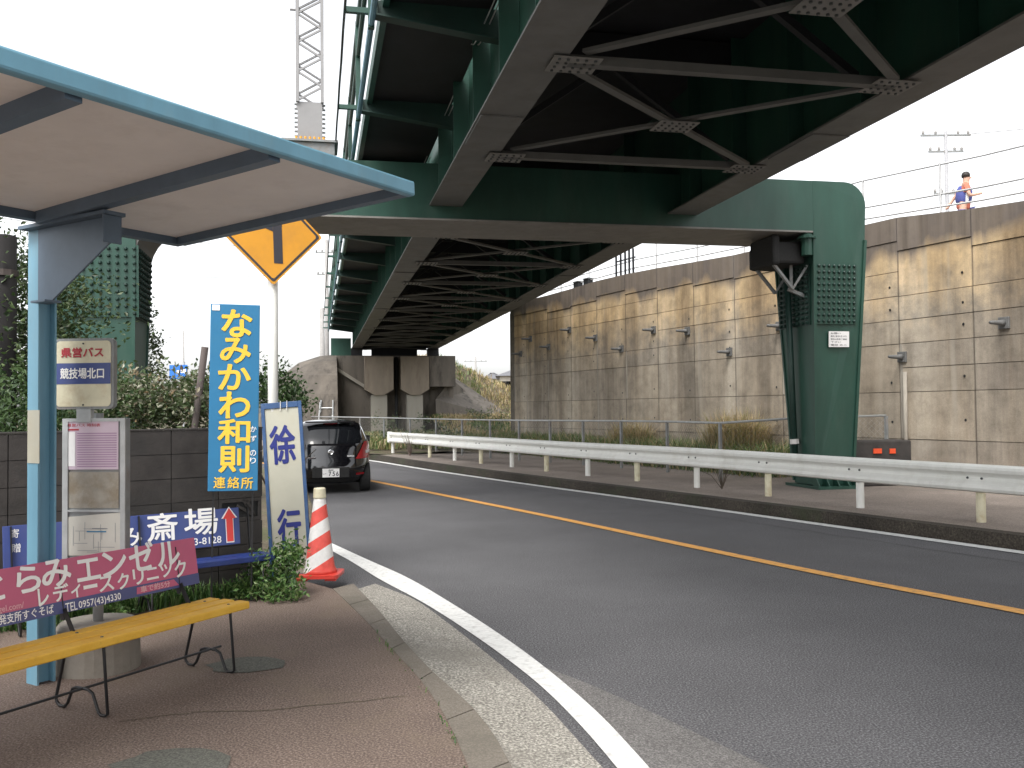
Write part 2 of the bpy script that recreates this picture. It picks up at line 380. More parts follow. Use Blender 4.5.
# lettering: text outlines become a mesh fitted into a rectangle of a board
_tc = {}
def glyphs(text, bold):
    if (text, bold) in _tc: return _tc[(text, bold)]
    cu = bpy.data.curves.new('t', 'FONT'); cu.body = text; cu.resolution_u = 3; cu.offset = bold
    o = bpy.data.objects.new('t', cu); COL.objects.link(o)
    dg = bpy.context.evaluated_depsgraph_get(); me = bpy.data.meshes.new_from_object(o.evaluated_get(dg))
    vs = [tuple(v.co) for v in me.vertices]; fs = [tuple(p.vertices) for p in me.polygons]
    bpy.data.objects.remove(o); bpy.data.curves.remove(cu); bpy.data.meshes.remove(me)
    _tc[(text, bold)] = (vs, fs); return vs, fs
class Board:
    """a flat board: o = a point on its front, ax = to the right, ay = up, both unit vectors"""
    def __init__(s, o, ax, ay): s.o = V3(o); s.ax = V3(ax).normalized(); s.ay = V3(ay).normalized(); s.n = s.ax.cross(s.ay).normalized()
    def loc(s, px, py):
        q = onplane(px, py, s.o, s.n)-s.o; return q.dot(s.ax), q.dot(s.ay)
    def pt(s, x, y, d=0): return s.o+s.ax*x+s.ay*y+s.n*d
    def ppm(s, x, y):
        p = proj(s.pt(x, y)); return (proj(s.pt(x+.02, y))-p).length/.02, (proj(s.pt(x, y+.02))-p).length/.02
    def text(s, mb, t, cx, cy, w, h, bold=.02, d=.003, italic=0):
        """centre (px), size (px along the board's own axes in the photograph)"""
        x, y = s.loc(cx, cy); kx, ky = s.ppm(x, y); s.textm(mb, t, x, y, w/kx, h/ky, bold, d, italic)
    def textm(s, mb, t, x, y, w, h, bold=.02, d=.003, italic=0):
        vs, fs = glyphs(t, 0)
        if not vs: return
        xs = [v[0] for v in vs]; ys = [v[1] for v in vs]; x0, x1, y0, y1 = min(xs), max(xs), min(ys), max(ys)
        r = bold*h*.62 if len(t) == 1 else bold*h*.9
        w2, h2 = max(w*.3, w-2*r), max(h*.3, h-2*r)
        k = 10 if bold >= .02 else (4 if bold >= .01 else 1)
        for i in range(k):
            an = 2*math.pi*i/k+.3; ox, oy = (r*math.cos(an), r*math.sin(an)) if k > 1 else (0, 0)
            out = []
            for v in vs:
                a = ((v[0]-x0)/(x1-x0)-.5)*w2; b = ((v[1]-y0)/(y1-y0)-.5)*h2
                out.append(s.pt(x+a+ox, y+b+oy, d+i*.00012))
            mb.add(out, fs)
    def rect(s, mb, x0, y0, x1, y1, d, t):
        mb.slab([s.pt(x0, y0, d), s.pt(x1, y0, d), s.pt(x1, y1, d), s.pt(x0, y1, d)], s.n*-t)
    def flat(s, mb, x0, y0, x1, y1, d):
        mb.add([s.pt(x0, y0, d), s.pt(x1, y0, d), s.pt(x1, y1, d), s.pt(x0, y1, d)], [(0, 1, 2, 3)])
    def poly(s, mb, pts, d):
        mb.add([s.pt(x, y, d) for x, y in pts], [tuple(range(len(pts)))])

# foliage
def leaf(mb, p, size, up=.4, asp=.5):
    a = V3((random.gauss(0, 1), random.gauss(0, 1), random.gauss(0, .7)+up)).normalized()
    b = a.cross(V3((random.gauss(0, 1), random.gauss(0, 1), random.gauss(0, 1)))).normalized()
    n = a.cross(b); l = size*random.uniform(.6, 1.3); w = l*asp
    mb.add([p, p+a*l*.5+b*w*.5+n*l*.1, p+a*l, p+a*l*.5-b*w*.5+n*l*.1], [(0, 1, 2, 3)])
def crown(mb, blobs, size, asp=.5, hollow=.35):
    for c, r, n in blobs:
        c = V3(c); r = V3(r)
        twigs = []
        for _ in range(max(4, n//14)):
            d = V3((random.gauss(0, 1), random.gauss(0, 1), random.gauss(0, 1))).normalized()
            q = hollow+(1-hollow)*random.random()**.6
            if random.random() < .12: q *= 1.18
            twigs.append(c+V3((d.x*r.x, d.y*r.y, d.z*r.z))*q)
        for _ in range(n):
            t = random.choice(twigs); s = min(r)*.16+size*.5
            leaf(mb, t+V3((random.gauss(0, s), random.gauss(0, s), random.gauss(0, s))), size, asp=asp)
def blade(mb, p, h, lean, w=.012):
    an = random.uniform(0, 2*math.pi); d = V3((math.cos(an), math.sin(an), 0)); sd = V3((-d.y, d.x, 0))*w
    m = p+d*lean*h*.35+V3((0, 0, h*.6)); t = p+d*lean*h*1.0+V3((0, 0, h*max(.25, 1-.45*lean)))
    mb.add([p-sd, p+sd, m+sd*.8, m-sd*.8, t], [(0, 1, 2, 3), (3, 2, 4)])
def trunk(mb, p, h, r, limbs, spread):
    p = V3(p); pts = [p+V3((random.gauss(0, .03)*i, random.gauss(0, .03)*i, h*i/4)) for i in range(5)]
    mb.tube(pts, r, 8, r1=r*.55)
    for k in range(limbs):
        b = pts[2+k % 3]; an = 2*math.pi*k/limbs+random.random()
        e = b+V3((math.cos(an)*spread, math.sin(an)*spread, h*.45*random.uniform(.6, 1.2)))
        mb.tube([b, b.lerp(e, .5)+V3((0, 0, .12)), e], r*.45, 6, r1=r*.12)

# ================================================================== SETTING
big = MB(); big.add([(-500, -300, -.05), (500, -300, -.05), (500, 900, -.05), (-500, 900, -.05)], [(0, 1, 2, 3)])
struct(big.build('ground', 'soil'))

# road centre line
C0 = [(-30, 62, 0), (-20, 47.5, 0), (-12, 35.5, 0), (-6.6, 27.2, 0)]
cpts = smooth([V3(p) for p in C0]+[G(*p, 0) for p in [(370.5, 481), (452.5, 497.4), (555, 518), (700, 548.7), (832, 576), (1024, 613)]]+[V3((5.9, 3.9, 0)), V3((8.6, -1.5, 0)), V3((12, -9, 0))], 8)
kerbline = smooth([V3(p) for p in [(-27, 64.5, 0), (-17.5, 49, 0), (-11.5, 40.5, 0), (-7.9, 35.8, 0)]]+[G(*p, 0) for p in [(370, 460), (434, 470), (546.5, 486), (700, 506.5), (864, 529), (1024, 551)]]+[V3((8.6, 5.2, 0)), V3((11.5, -.5, 0)), V3((14.5, -8, 0))], 8)
N = min(len(cpts), len(kerbline))
rd = MB(); a = resample(offs(cpts, -12.0), 1.5); a = offs(cpts, -13)
rd.add([(-60, 70, 0), (-60, -15, 0), (16, -15, 0)]+[tuple(p) for p in reversed(kerbline)], [tuple(range(3+len(kerbline)))])
struct(rd.build('road', 'asphalt'))
struct(strip(offs(cpts, -.085), offs(cpts, .075), .008).build('centre_line', 'lineorange'))
struct(strip(offs(kerbline, .05), offs(kerbline, .24), .008).build('far_edge_line', 'linewhite'))

sm_ = [p+V3((random.gauss(0, .012), random.gauss(0, .012), 0)) for p in resample(offs(kerbline, .78), .35)]
struct(strip(offs(sm_, -.006), offs(sm_, .006), .004).build('road_seam', 'rubber'))
lo = [G(*p, 0) for p in [(367, 560), (406, 577.6), (453, 605), (492, 630), (531, 657.6), (570, 689), (600, 716), (642, 761)]]
li = [G(*p, 0) for p in [(347.6, 560), (379, 579.5), (426, 605), (465, 630), (504, 657.6), (543, 689), (580, 726), (616, 768)]]
lo = smooth([V3((-6.5, 20.3, 0)), V3((-3.9, 14.7, 0)), G(330, 543, 0)]+lo+[V3((.88, 2.6, 0)), V3((1.0, 0, 0)), V3((1.0, -6, 0))])
li = smooth([V3((-6.65, 20.25, 0)), V3((-4.05, 14.63, 0)), G(327, 549, 0)]+li+[V3((.73, 2.6, 0)), V3((.85, 0, 0)), V3((.85, -6, 0))])
struct(strip(li, lo, .008).build('near_edge_line', 'linewhite'))
# paler asphalt beyond the white line at the corner
s1 = smooth([G(*p, 0) for p in [(545, 668), (580, 681), (650, 712), (705, 738), (768, 768)]]+[V3((1.9, 2.5, 0)), V3((2.6, 0, 0))])
s0 = [lo[-1]]
sh = MB(); sh.add([(p.x, p.y, .004) for p in s1]+[(1.05, 0, .004)]+[(p.x, p.y, .004) for p in reversed([q for q in lo if 1.0 < q.y < 6.35])], [tuple(range(len(s1)+1+len([q for q in lo if 1.0 < q.y < 6.35])))])
struct(sh.build('road_patch', 'asphalt2'))

go = smooth([G(*p, .012) for p in [(375, 583.4), (414, 599), (445, 620.5), (480.5, 648), (515.6, 677), (551, 710), (578, 740), (603.5, 768)]]+[V3((.72, 2.6, .012)), V3((.82, 0, .012)), V3((.8, -6, .012))])
ZW = .10
ko = smooth([G(*p, ZW) for p in [(353.5, 584), (379, 611), (406, 644), (433.6, 673), (472.6, 708), (492, 732), (512, 768)]]+[V3((.24, 2.5, ZW)), V3((.33, 0, ZW)), V3((.32, -6, ZW))])
ki = smooth([G(*p, ZW) for p in [(333, 589), (367, 622), (394.5, 652), (418, 677), (445, 716), (469, 768)]]+[V3((.06, 2.5, ZW)), V3((.15, 0, ZW)), V3((.14, -6, ZW))])
def rs(pts, n):
    ln = [0]
    for a, b in zip(pts, pts[1:]): ln.append(ln[-1]+(b-a).length)
    out = []; j = 0
    for i in range(n):
        t = ln[-1]*i/(n-1)
        while j < len(ln)-2 and ln[j+1] < t: j += 1
        out.append(pts[j].lerp(pts[j+1], (t-ln[j])/max(1e-9, ln[j+1]-ln[j])))
    return out
go, ko, ki = rs(go, 60), rs(ko, 60), rs(ki, 60)
gm = MB(); gm.add([(p.x, p.y, .045) for p in ko]+[(p.x, p.y, .010) for p in go], [(i, i+1, 60+i+1, 60+i) for i in range(59)])
struct(gm.build('gutter', 'gutter'))
km = MB(); step = 4
i = 0
while i < 59:
    j = min(i+3, 59)
    A, B, C, D = ki[i], ki[j], ko[j], ko[i]
    idx = list(range(i, j+1)); inn = [ki[q] for q in idx]; out = [ko[q] for q in idx]
    e = .004
    inn[-1] = inn[-1].lerp(inn[-2], .05); out[-1] = out[-1].lerp(out[-2], .05)
    n = len(idx)
    vs = [V3((p.x, p.y, ZW+.004)) for p in inn]+[V3((p.x, p.y, ZW+.004)) for p in out]+[V3((p.x, p.y, -.02)) for p in inn]+[V3((p.x, p.y, -.02)) for p in out]
    fs = [(q, q+1, n+q+1, n+q) for q in range(n-1)]+[(n+q, n+q+1, 3*n+q+1, 3*n+q) for q in range(n-1)]+[(2*n+q, 2*n+q+1, q+1, q) for q in range(n-1)]+[(0, n, 3*n, 2*n), (n-1, 2*n-1, 4*n-1, 3*n-1)]
    km.add(vs, fs); i = j
struct(km.build('kerb', 'kerb'))
wpoly = [(p.x, p.y) for p in ki]+[(-9, -6), (-9, 3.2), (-5.5, 5.6), (-2.3, 8.35), (ki[0].x-.3, ki[0].y+.35)]
sm = MB(); n = len(wpoly)
sm.add([(x, y, ZW) for x, y in wpoly]+[(x, y, -.02) for x, y in wpoly], [tuple(range(n))]+[(i, n+i, n+(i+1) % n, (i+1) % n) for i in range(n)])
struct(sm.build('sidewalk', 'walk'))
for px, py, r in [(247, 665, .20), (172, 765, .22)]:
    c = G(px, py, ZW); pm = MB(); pm.add([(c.x+r*(1+.15*math.sin(3*k))*math.cos(k*.4488)*1.15, c.y+r*math.sin(k*.4488)*.9, ZW+.004) for k in range(14)], [tuple(range(14))])
    struct(pm.build('pavement_patch', 'patch'))
ck = smooth([G(*p, ZW) for p in [(120, 722), (200, 712), (260, 711), (320, 705), (405, 697)]], 6)
ck = [p+V3((random.gauss(0, .006), random.gauss(0, .006), 0)) for p in ck]
struct(strip([p+V3((0, .004, 0)) for p in ck], [p-V3((0, .004, 0)) for p in ck], ZW+.003).build('pavement_crack', 'soil'))
ms = MB()
for _ in range(420):
    i = int(random.random()**.8*46)+4; p = ki[i].lerp(ki[i+1], random.random())+V3((-.02+random.gauss(0, .012), 0, .0))
    if random.random() < .5+.5*math.sin(i*.9): blade(ms, p, random.uniform(.012, .04), random.uniform(.3, 1), .004)
tag(ms.build('kerb_moss', 'weed'), 'sparse moss and tiny weeds along the near kerb joint', 'moss', None, 'stuff')
# ground behind the block wall
so = MB(); so.add([(-2.35, 8.6, .06), (-3.0, 14, .06), (-6, 26, .06), (-40, 34, .06), (-40, 2, .06), (-9, 3.2, .06)], [(0, 1, 2, 3, 4, 5)])
struct(so.build('planting_bed', 'soil'))

# far kerb, pavement and verge
ZF = .16
fk = MB(); a, b = kerbline, offs(kerbline, -.16)
n = len(a)
fk.add([(p.x, p.y, -.01) for p in a]+[(p.x+.0, p.y, ZF+.01) for p in a]+[(p.x, p.y, ZF+.02) for p in b]+[(p.x, p.y, 0) for p in b],
       [(i, i+1, n+i+1, n+i) for i in range(n-1)]+[(n+i, n+i+1, 2*n+i+1, 2*n+i) for i in range(n-1)]+[(2*n+i, 2*n+i+1, 3*n+i+1, 3*n+i) for i in range(n-1)])
struct(fk.build('far_kerb', 'mossykerb'))
struct(strip(b, offs(kerbline, -9), ZF).build('far_sidewalk', 'farwalk'))

# ------------------------------------------------------------------ retaining wall (local x runs along it, away from the camera)
W0 = V3((8.88, 17.36, 0)); WA = V3((-.4258, .9048, 0)).normalized(); WN = V3((-WA.y, WA.x, 0))
if WN.dot(-W0) < 0: WN = -WN
def onwall(px, py):
    q = onplane(px, py, W0, WN); return (q-W0).dot(WA), q.z
tops = [onwall(*p) for p in [(1024, 203), (900, 217), (728, 256.5), (640, 271), (597, 281), (558, 293)]]
tops = [(-13, tops[0][1]-.15)]+tops+[(20.6, tops[-1][1]+.02), (21, tops[-1][1]+.02)]
def wtop(t):
    for (a, za), (b, zb) in zip(tops, tops[1:]):
        if t <= b: return lerp(za, zb, (t-a)/(b-a))
    return tops[-1][1]
t901 = onwall(901, 405)[0]
vj = [t901+1.76*k for k in range(-9, 12)]; vj = [t for t in vj if -12.6 < t < 20.2]+[20.6]
def wp(t, z, d=0): return W0+WA*t+WN*d+V3((0, 0, z))
rw = thing('retaining_wall', W0, 'long weathered concrete retaining wall of cast panels beside the far pavement', 'retaining wall')
wm = MB(); rr = random.Random(3)
WW = Matrix.Identity(4)
def lbox(mb, t0, t1, z0, z1, d0, d1, z1b=None):
    z1b = z1 if z1b is None else z1b
    vs = [(t0, -d0, z0), (t1, -d0, z0), (t1, -d0, z1b), (t0, -d0, z1), (t0, -d1, z0), (t1, -d1, z0), (t1, -d1, z1b), (t0, -d1, z1)]
    mb.add(vs, [(0, 1, 2, 3), (7, 6, 5, 4), (4, 5, 1, 0), (5, 6, 2, 1), (6, 7, 3, 2), (7, 4, 0, 3)])
wm.cur = 0
for i, (ta, tb) in enumerate(zip([-13]+vj, vj)):
    tm = (ta+tb)/2
    if tm < 1.4: zs = [0, .95, 1.92, 2.42, 2.92, 3.41, 3.91]
    elif tm < 11: zs = [0, .95, 1.92, 2.92, 3.42, 3.92, 4.43]
    else: zs = [0, .95, 1.92, 2.92, 3.41, 4.43, 4.88]
    band = .62 if rr.random() < .7 else .5
    g = .007
    for k in range(len(zs)):
        z0 = zs[k]; z1 = zs[k+1] if k+1 < len(zs) else wtop(tm)-band
        d = rr.uniform(0, .006)+(.006 if k % 2 else 0)
        lbox(wm, ta+g, tb-g, z0+g, z1-g, d, -.05)
    if rr.random() < .55:                                           # lime run beside the joint
        wm.cur = 3; wlim = rr.uniform(.05, .11); zt_ = rr.choice(zs[3:6]); zb2 = rr.choice([0, zs[1], zs[2]])
        wm.add([(tb-g-wlim, -.0135, zb2+.02), (tb-g-.004, -.0135, zb2+.02), (tb-g-.004, -.0135, zt_), (tb-g-wlim*.6, -.0135, zt_)], [(0, 1, 2, 3)]); wm.cur = 0
    lbox(wm, ta+g, tb-g, wtop(tm)-band+g, wtop(ta), .022, -.25, wtop(tb))
wm.cur = 1
for (ta, za), (tb, zb) in zip(tops, tops[1:]): lbox(wm, ta, tb, -.05, za-.03, -.022, -.45, zb-.03)
for i, t in enumerate(vj[:-1]):       # tie holes beside the joints
    for z in ([1.35, 2.2, 3.2, 3.62, 4.2] if i % 2 else [1.3, 2.12, 3.65, 4.12]):
        wm.cur = 2
        vs = [(t+.22+.028*math.cos(k*.7854), -.0145, z+.028*math.sin(k*.7854)) for k in range(8)]
        wm.add(vs, [tuple(range(8))])
wo = bpy.data.objects.new('panel_face', None)
def build_local(mb, name, mats, parent):
    o = mb.build(name, mats, None, (0, 0, 0)); o.parent = parent
    o.rotation_euler = (0, 0, math.atan2(WA.y, WA.x)); return o
# local -y must be the road side
for i in range(len(wm.v)): wm.v[i] = (wm.v[i][0], -wm.v[i][1], wm.v[i][2])
wm.f = [tuple(reversed(f)) for f in wm.f]
build_local(wm, 'panel_face', ['retwall', 'joint', 'black', 'lime'], rw)
for px, py in [(1005, 323), (903, 357), (780, 326), (730, 352), (688, 331), (654, 330), (622, 349), (596, 338), (570, 330), (549, 347), (531, 339), (521, 354)]:
    t, z = onwall(px, py); mb = MB()
    mb.box(wp(t, z, .025), .22, .05, .22, WA)
    o = mb.build('anchor_plate', 'anchor', rw, bevel=.01)
    mb = MB(); mb.tube([wp(t, z, .05), wp(t, z, .12), wp(t, z, .13), wp(t, z, .34), wp(t, z, .40)], .062, 10, r1=.03); mb.build('anchor_rod', 'anchor', o, smooth=True)
t, z = onwall(907, 372); mb = MB(); mb.tube([wp(t, z, .06), wp(t+.02, .1, .06)], .042, 8); mb.build('drainpipe', 'lime', rw, smooth=True)

# track bed behind the wall and fence on it
tb = MB(); ts = [-13, -6, 0, 6, 12, 20.6, 21]
tb.add([wp(t, wtop(t)-.35, -.26) for t in ts]+[wp(t, wtop(t)-.35, -9) for t in ts]+[wp(t, 0, -9) for t in ts], [(i, i+1, len(ts)+i+1, len(ts)+i) for i in range(len(ts)-1)]+[(len(ts)+i, len(ts)+i+1, 2*len(ts)+i+1, 2*len(ts)+i) for i in range(len(ts)-1)])
tb.add([wp(21, 0, 0), wp(21, wtop(21)-.35, 0), wp(21, wtop(21)-.35, -9), wp(21, 0, -9)], [(0, 1, 2, 3)])
struct(tb.build('embankment', 'concrete'))
fe = thing('pipe_fence', wp(0, wtop(0), -.14), 'pale pipe railing along the top of the concrete retaining wall', 'railing')
for dz, nm in [(1.02, 'top_rail'), (.42, 'middle_rail'), (.17, 'lower_rail')]:
    MB().tube([wp(t, wtop(t)+dz, -.14) for t in [-13, -8, -3, 0, 3, 6, 9, 12, 20]], .02, 6).build(nm, 'railpale', fe)
for k in range(-7, 11):
    t = 2.0*k+.95; MB().tube([wp(t, wtop(t)-.03, -.14), wp(t, wtop(t)+1.02, -.14)], .026, 6).build('post', 'railpale', fe)
# dark picket panel standing on the wall
pk = thing('picket_panel', wp(10, wtop(10), -.1), 'dark upright picket panel on top of the wall under the bridge edge', 'railing')
for px in [613.5, 618, 622.5, 626.5, 630.5]:
    t, z = onwall(px, 262); MB().bar(wp(t, wtop(t)-.01, -.1), wp(t, wtop(t)+.78, -.1), .05, .05, WA).build('picket', 'darksteel', pk)
t0, t1 = onwall(612, 262)[0], onwall(632, 262)[0]
MB().bar(wp(t0, wtop(t0)+.5, -.13), wp(t1, wtop(t1)+.5, -.13), .03, .04).build('crosspiece', 'darksteel', pk)
for i, (px, lab) in enumerate([(575, 'small dark box on the wall top, farthest left of the pair beside the bridge edge'), (585, 'small dark box on the wall top, nearer the dark picket panel')]):
    t, z = onwall(px, 280); o = MB().box(wp(t, wtop(t)+.10, -.12), .34, .2, .2, WA).build('cable_box', 'darksteel', None, wp(t, wtop(t), -.12), bevel=.02); tag(o, lab, 'box', 'boxes on the wall top')
    MB().box(wp(t, wtop(t)+.21, -.12), .38, .24, .03, WA).build('lid', 'rustgalv', o, wp(t, wtop(t), -.12))

# ------------------------------------------------------------------ railway bridge
BD = V3((-math.sin(math.radians(11.95)), math.cos(math.radians(11.95)), 0)); BN = V3((BD.y, -BD.x, 0))
Z = V3((0, 0, 1))
def B(u, v, z): return BN*u+BD*v+Z*z
def bbox(mb, u0, u1, v0, v1, z0, z1): return mb.obox(B(u0, v0, z0), BN*(u1-u0), BD*(v1-v0), Z*(z1-z0))
br = thing('railway_bridge', B(4.1, 15.6, 5.0), 'dark green steel railway girder bridge crossing over the road', 'bridge')
ZG, ZT, V0, V1 = 5.0, 7.1, -9.0, 51.0
UL, UR = 2.08, 6.22
for uc, inward in ((UL, 1), (UR, -1)):
    g = MB(); bbox(g, uc-.012, uc+.012, V0, V1, ZG+.026, ZT)
    gd = g.build('girder_web', 'green', br)
    f = MB(); bbox(f, uc-.27, uc+.27, V0, V1, ZG, ZG+.025)
    fl = f.build('bottom_flange', ['greysteel'], gd)
    for v in [4.5, 10.2, 22.3, 30.4, 38.5, 46]:                       # cover plates under the flange
        sp = MB(); bbox(sp, uc-.25, uc+.25, v, v+1.15, ZG-.018, ZG-.001); sp.build('cover_plate', 'greysteel', fl)
    k = 0; v = V0+.4
    while v < V1:
        for s in ((-1, 1)):
            if abs(v-15.65) < .75: continue
            st = MB(); bbox(st, uc+s*.014, uc+s*.23, v-.008, v+.008, ZG+.027, ZT-.01); 
            if k < 48: st.build('stiffener', 'green', gd)
        v += 1.62; k += 1
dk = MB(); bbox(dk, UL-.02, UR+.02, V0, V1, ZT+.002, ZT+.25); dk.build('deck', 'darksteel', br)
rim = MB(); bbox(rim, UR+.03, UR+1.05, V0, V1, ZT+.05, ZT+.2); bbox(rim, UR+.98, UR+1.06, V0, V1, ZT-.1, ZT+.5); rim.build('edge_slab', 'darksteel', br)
# cross frames inside
v = V0+1.6; fr = 0
while v < V1:
    if abs(v-15.65) > .9:
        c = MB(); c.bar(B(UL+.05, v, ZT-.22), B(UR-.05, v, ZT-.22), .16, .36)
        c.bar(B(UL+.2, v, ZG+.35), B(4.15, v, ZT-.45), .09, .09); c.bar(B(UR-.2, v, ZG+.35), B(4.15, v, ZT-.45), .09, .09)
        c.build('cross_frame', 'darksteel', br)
    v += 3.34
# lateral bracing: nodes every 3.34 m, struts and crossed diagonals with bolted gussets
def gusset(c, sgn):
    g = MB(); bbox(g, c[0]-.24, c[0]+.24, c[1]-.20, c[1]+.20, ZG-.031, ZG-.021)
    for a in range(5):
        for b_ in range(4):
            p = B(c[0]-.18+.09*a+random.uniform(-.006, .006), c[1]-.15+.1*b_, ZG-.031); g.cur = 1; g.lathe(p, [(.016, 0), (.015, -.016)], 6); g.cur = 0
    return g
for seg in ([8.5+3.34*k for k in range(-4, 2)], [17.45+3.34*k for k in range(0, 11)]):
    for i, v in enumerate(seg):
        s = MB(); s.bar(B(UL+.3, v, ZG+.012), B(UR-.3, v, ZG+.012), .11, .09)
        s.build('bracing_strut', 'bracing', br)
        for u_, sg in ((UL+.36, 1), (UR-.36, -1)): gusset((u_, v), sg).build('gusset_plate', ['gusset', 'bolt'], br)
        if i+1 < len(seg):
            w = seg[i+1]
            d = MB(); d.bar(B(UL+.42, v+.18, ZG-.003), B(UR-.42, w-.18, ZG-.003), .10, .035); d.build('bracing_diagonal', 'bracing', br)
            d = MB(); d.bar(B(UR-.42, v+.18, ZG+.035), B(UL+.42, w-.18, ZG+.035), .10, .035); d.build('bracing_diagonal', 'bracing', br)
            gusset((4.15, (v+w)/2), 1).build('gusset_plate', ['gusset', 'bolt'], br) if v < 30 else None
# walkway on brackets
ZK = 6.12
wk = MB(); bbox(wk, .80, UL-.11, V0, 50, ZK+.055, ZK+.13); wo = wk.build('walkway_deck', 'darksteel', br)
eb = MB(); bbox(eb, .72, .795, V0, 50, ZK-.02, ZK+.2); eb.build('edge_beam', 'green', wo)
v = 0; v = 3.5
while v < 50:
    k = MB(); k.slab([B(UL-.03, v, ZK+.05), B(.64, v, ZK+.05), B(.64, v, ZK-.13), B(UL-.03, v, ZK-.30)], BD*.02)
    k.obox(B(.64, v-.07, ZK-.135), BN*.02, BD*.16, Z*.18)
    k.bar(B(.64, v+.01, ZK-.13), B(UL-.03, v+.01, ZK-.31), .16, .02)
    k.build('walkway_bracket', 'darkgreen', br)
    r = MB(); r.bar(B(.60, v+.06, ZK-.25), B(.60, v+.06, ZK+1.2), .07, .07, BD); r.bar(B(.3, v+.06, ZK-.06), B(.62, v+.06, ZK-.06), .06, .06); r.build('rail_post', 'green', br)
    v += 3.3
for z_, nm in ((ZK+1.15, 'hand_rail'), (ZK+.7, 'hand_rail'), (ZK-.2, 'conduit')):
    MB().tube([B(.60, V0, z_), B(.60, 50, z_)], .035, 8).build(nm, 'blue' if nm == 'conduit' else 'green', br)
MB().tube([B(.31, V0+.9*k, ZK-.03-.05*(k % 2)) for k in range(61)], .016, 5).build('side_cable', 'black', br)
# loose cables looping under the walkway beside the web
for v in (9.6, 12.9, 16.2, 20.6):
    pts = [B(UL-.15, v, ZK+.04), B(UL-.22, v+.5, ZK-.12), B(UL-.24, v+1.0, ZK-.14), B(UL-.2, v+1.5, ZK+.04)]
    for dz in (0, .05):
        MB().tube(smooth([p+BN*dz*1.2 for p in pts], 5), .008, 5).build('cable', 'galv', br)
# end of bridge: green parapet panel and bearings at the far abutment
e = MB(); bbox(e, UL-.2, UR+.2, 50.75, 50.85, 5.06, ZT); bbox(e, 2.9, 5.4, 50.70, 50.90, 4.61, 5.05); e.build('end_diaphragm', 'darksteel', br)
e = MB(); bbox(e, .72, 1.78, 50.2, 50.25, 4.6, 5.55); e.build('end_panel', 'green', br)
for uc in (UL, UR):
    m_ = MB(); bbox(m_, uc-.3, uc+.3, 50.1, 50.7, 4.62, 5.0); m_.build('bearing', 'darksteel', br)

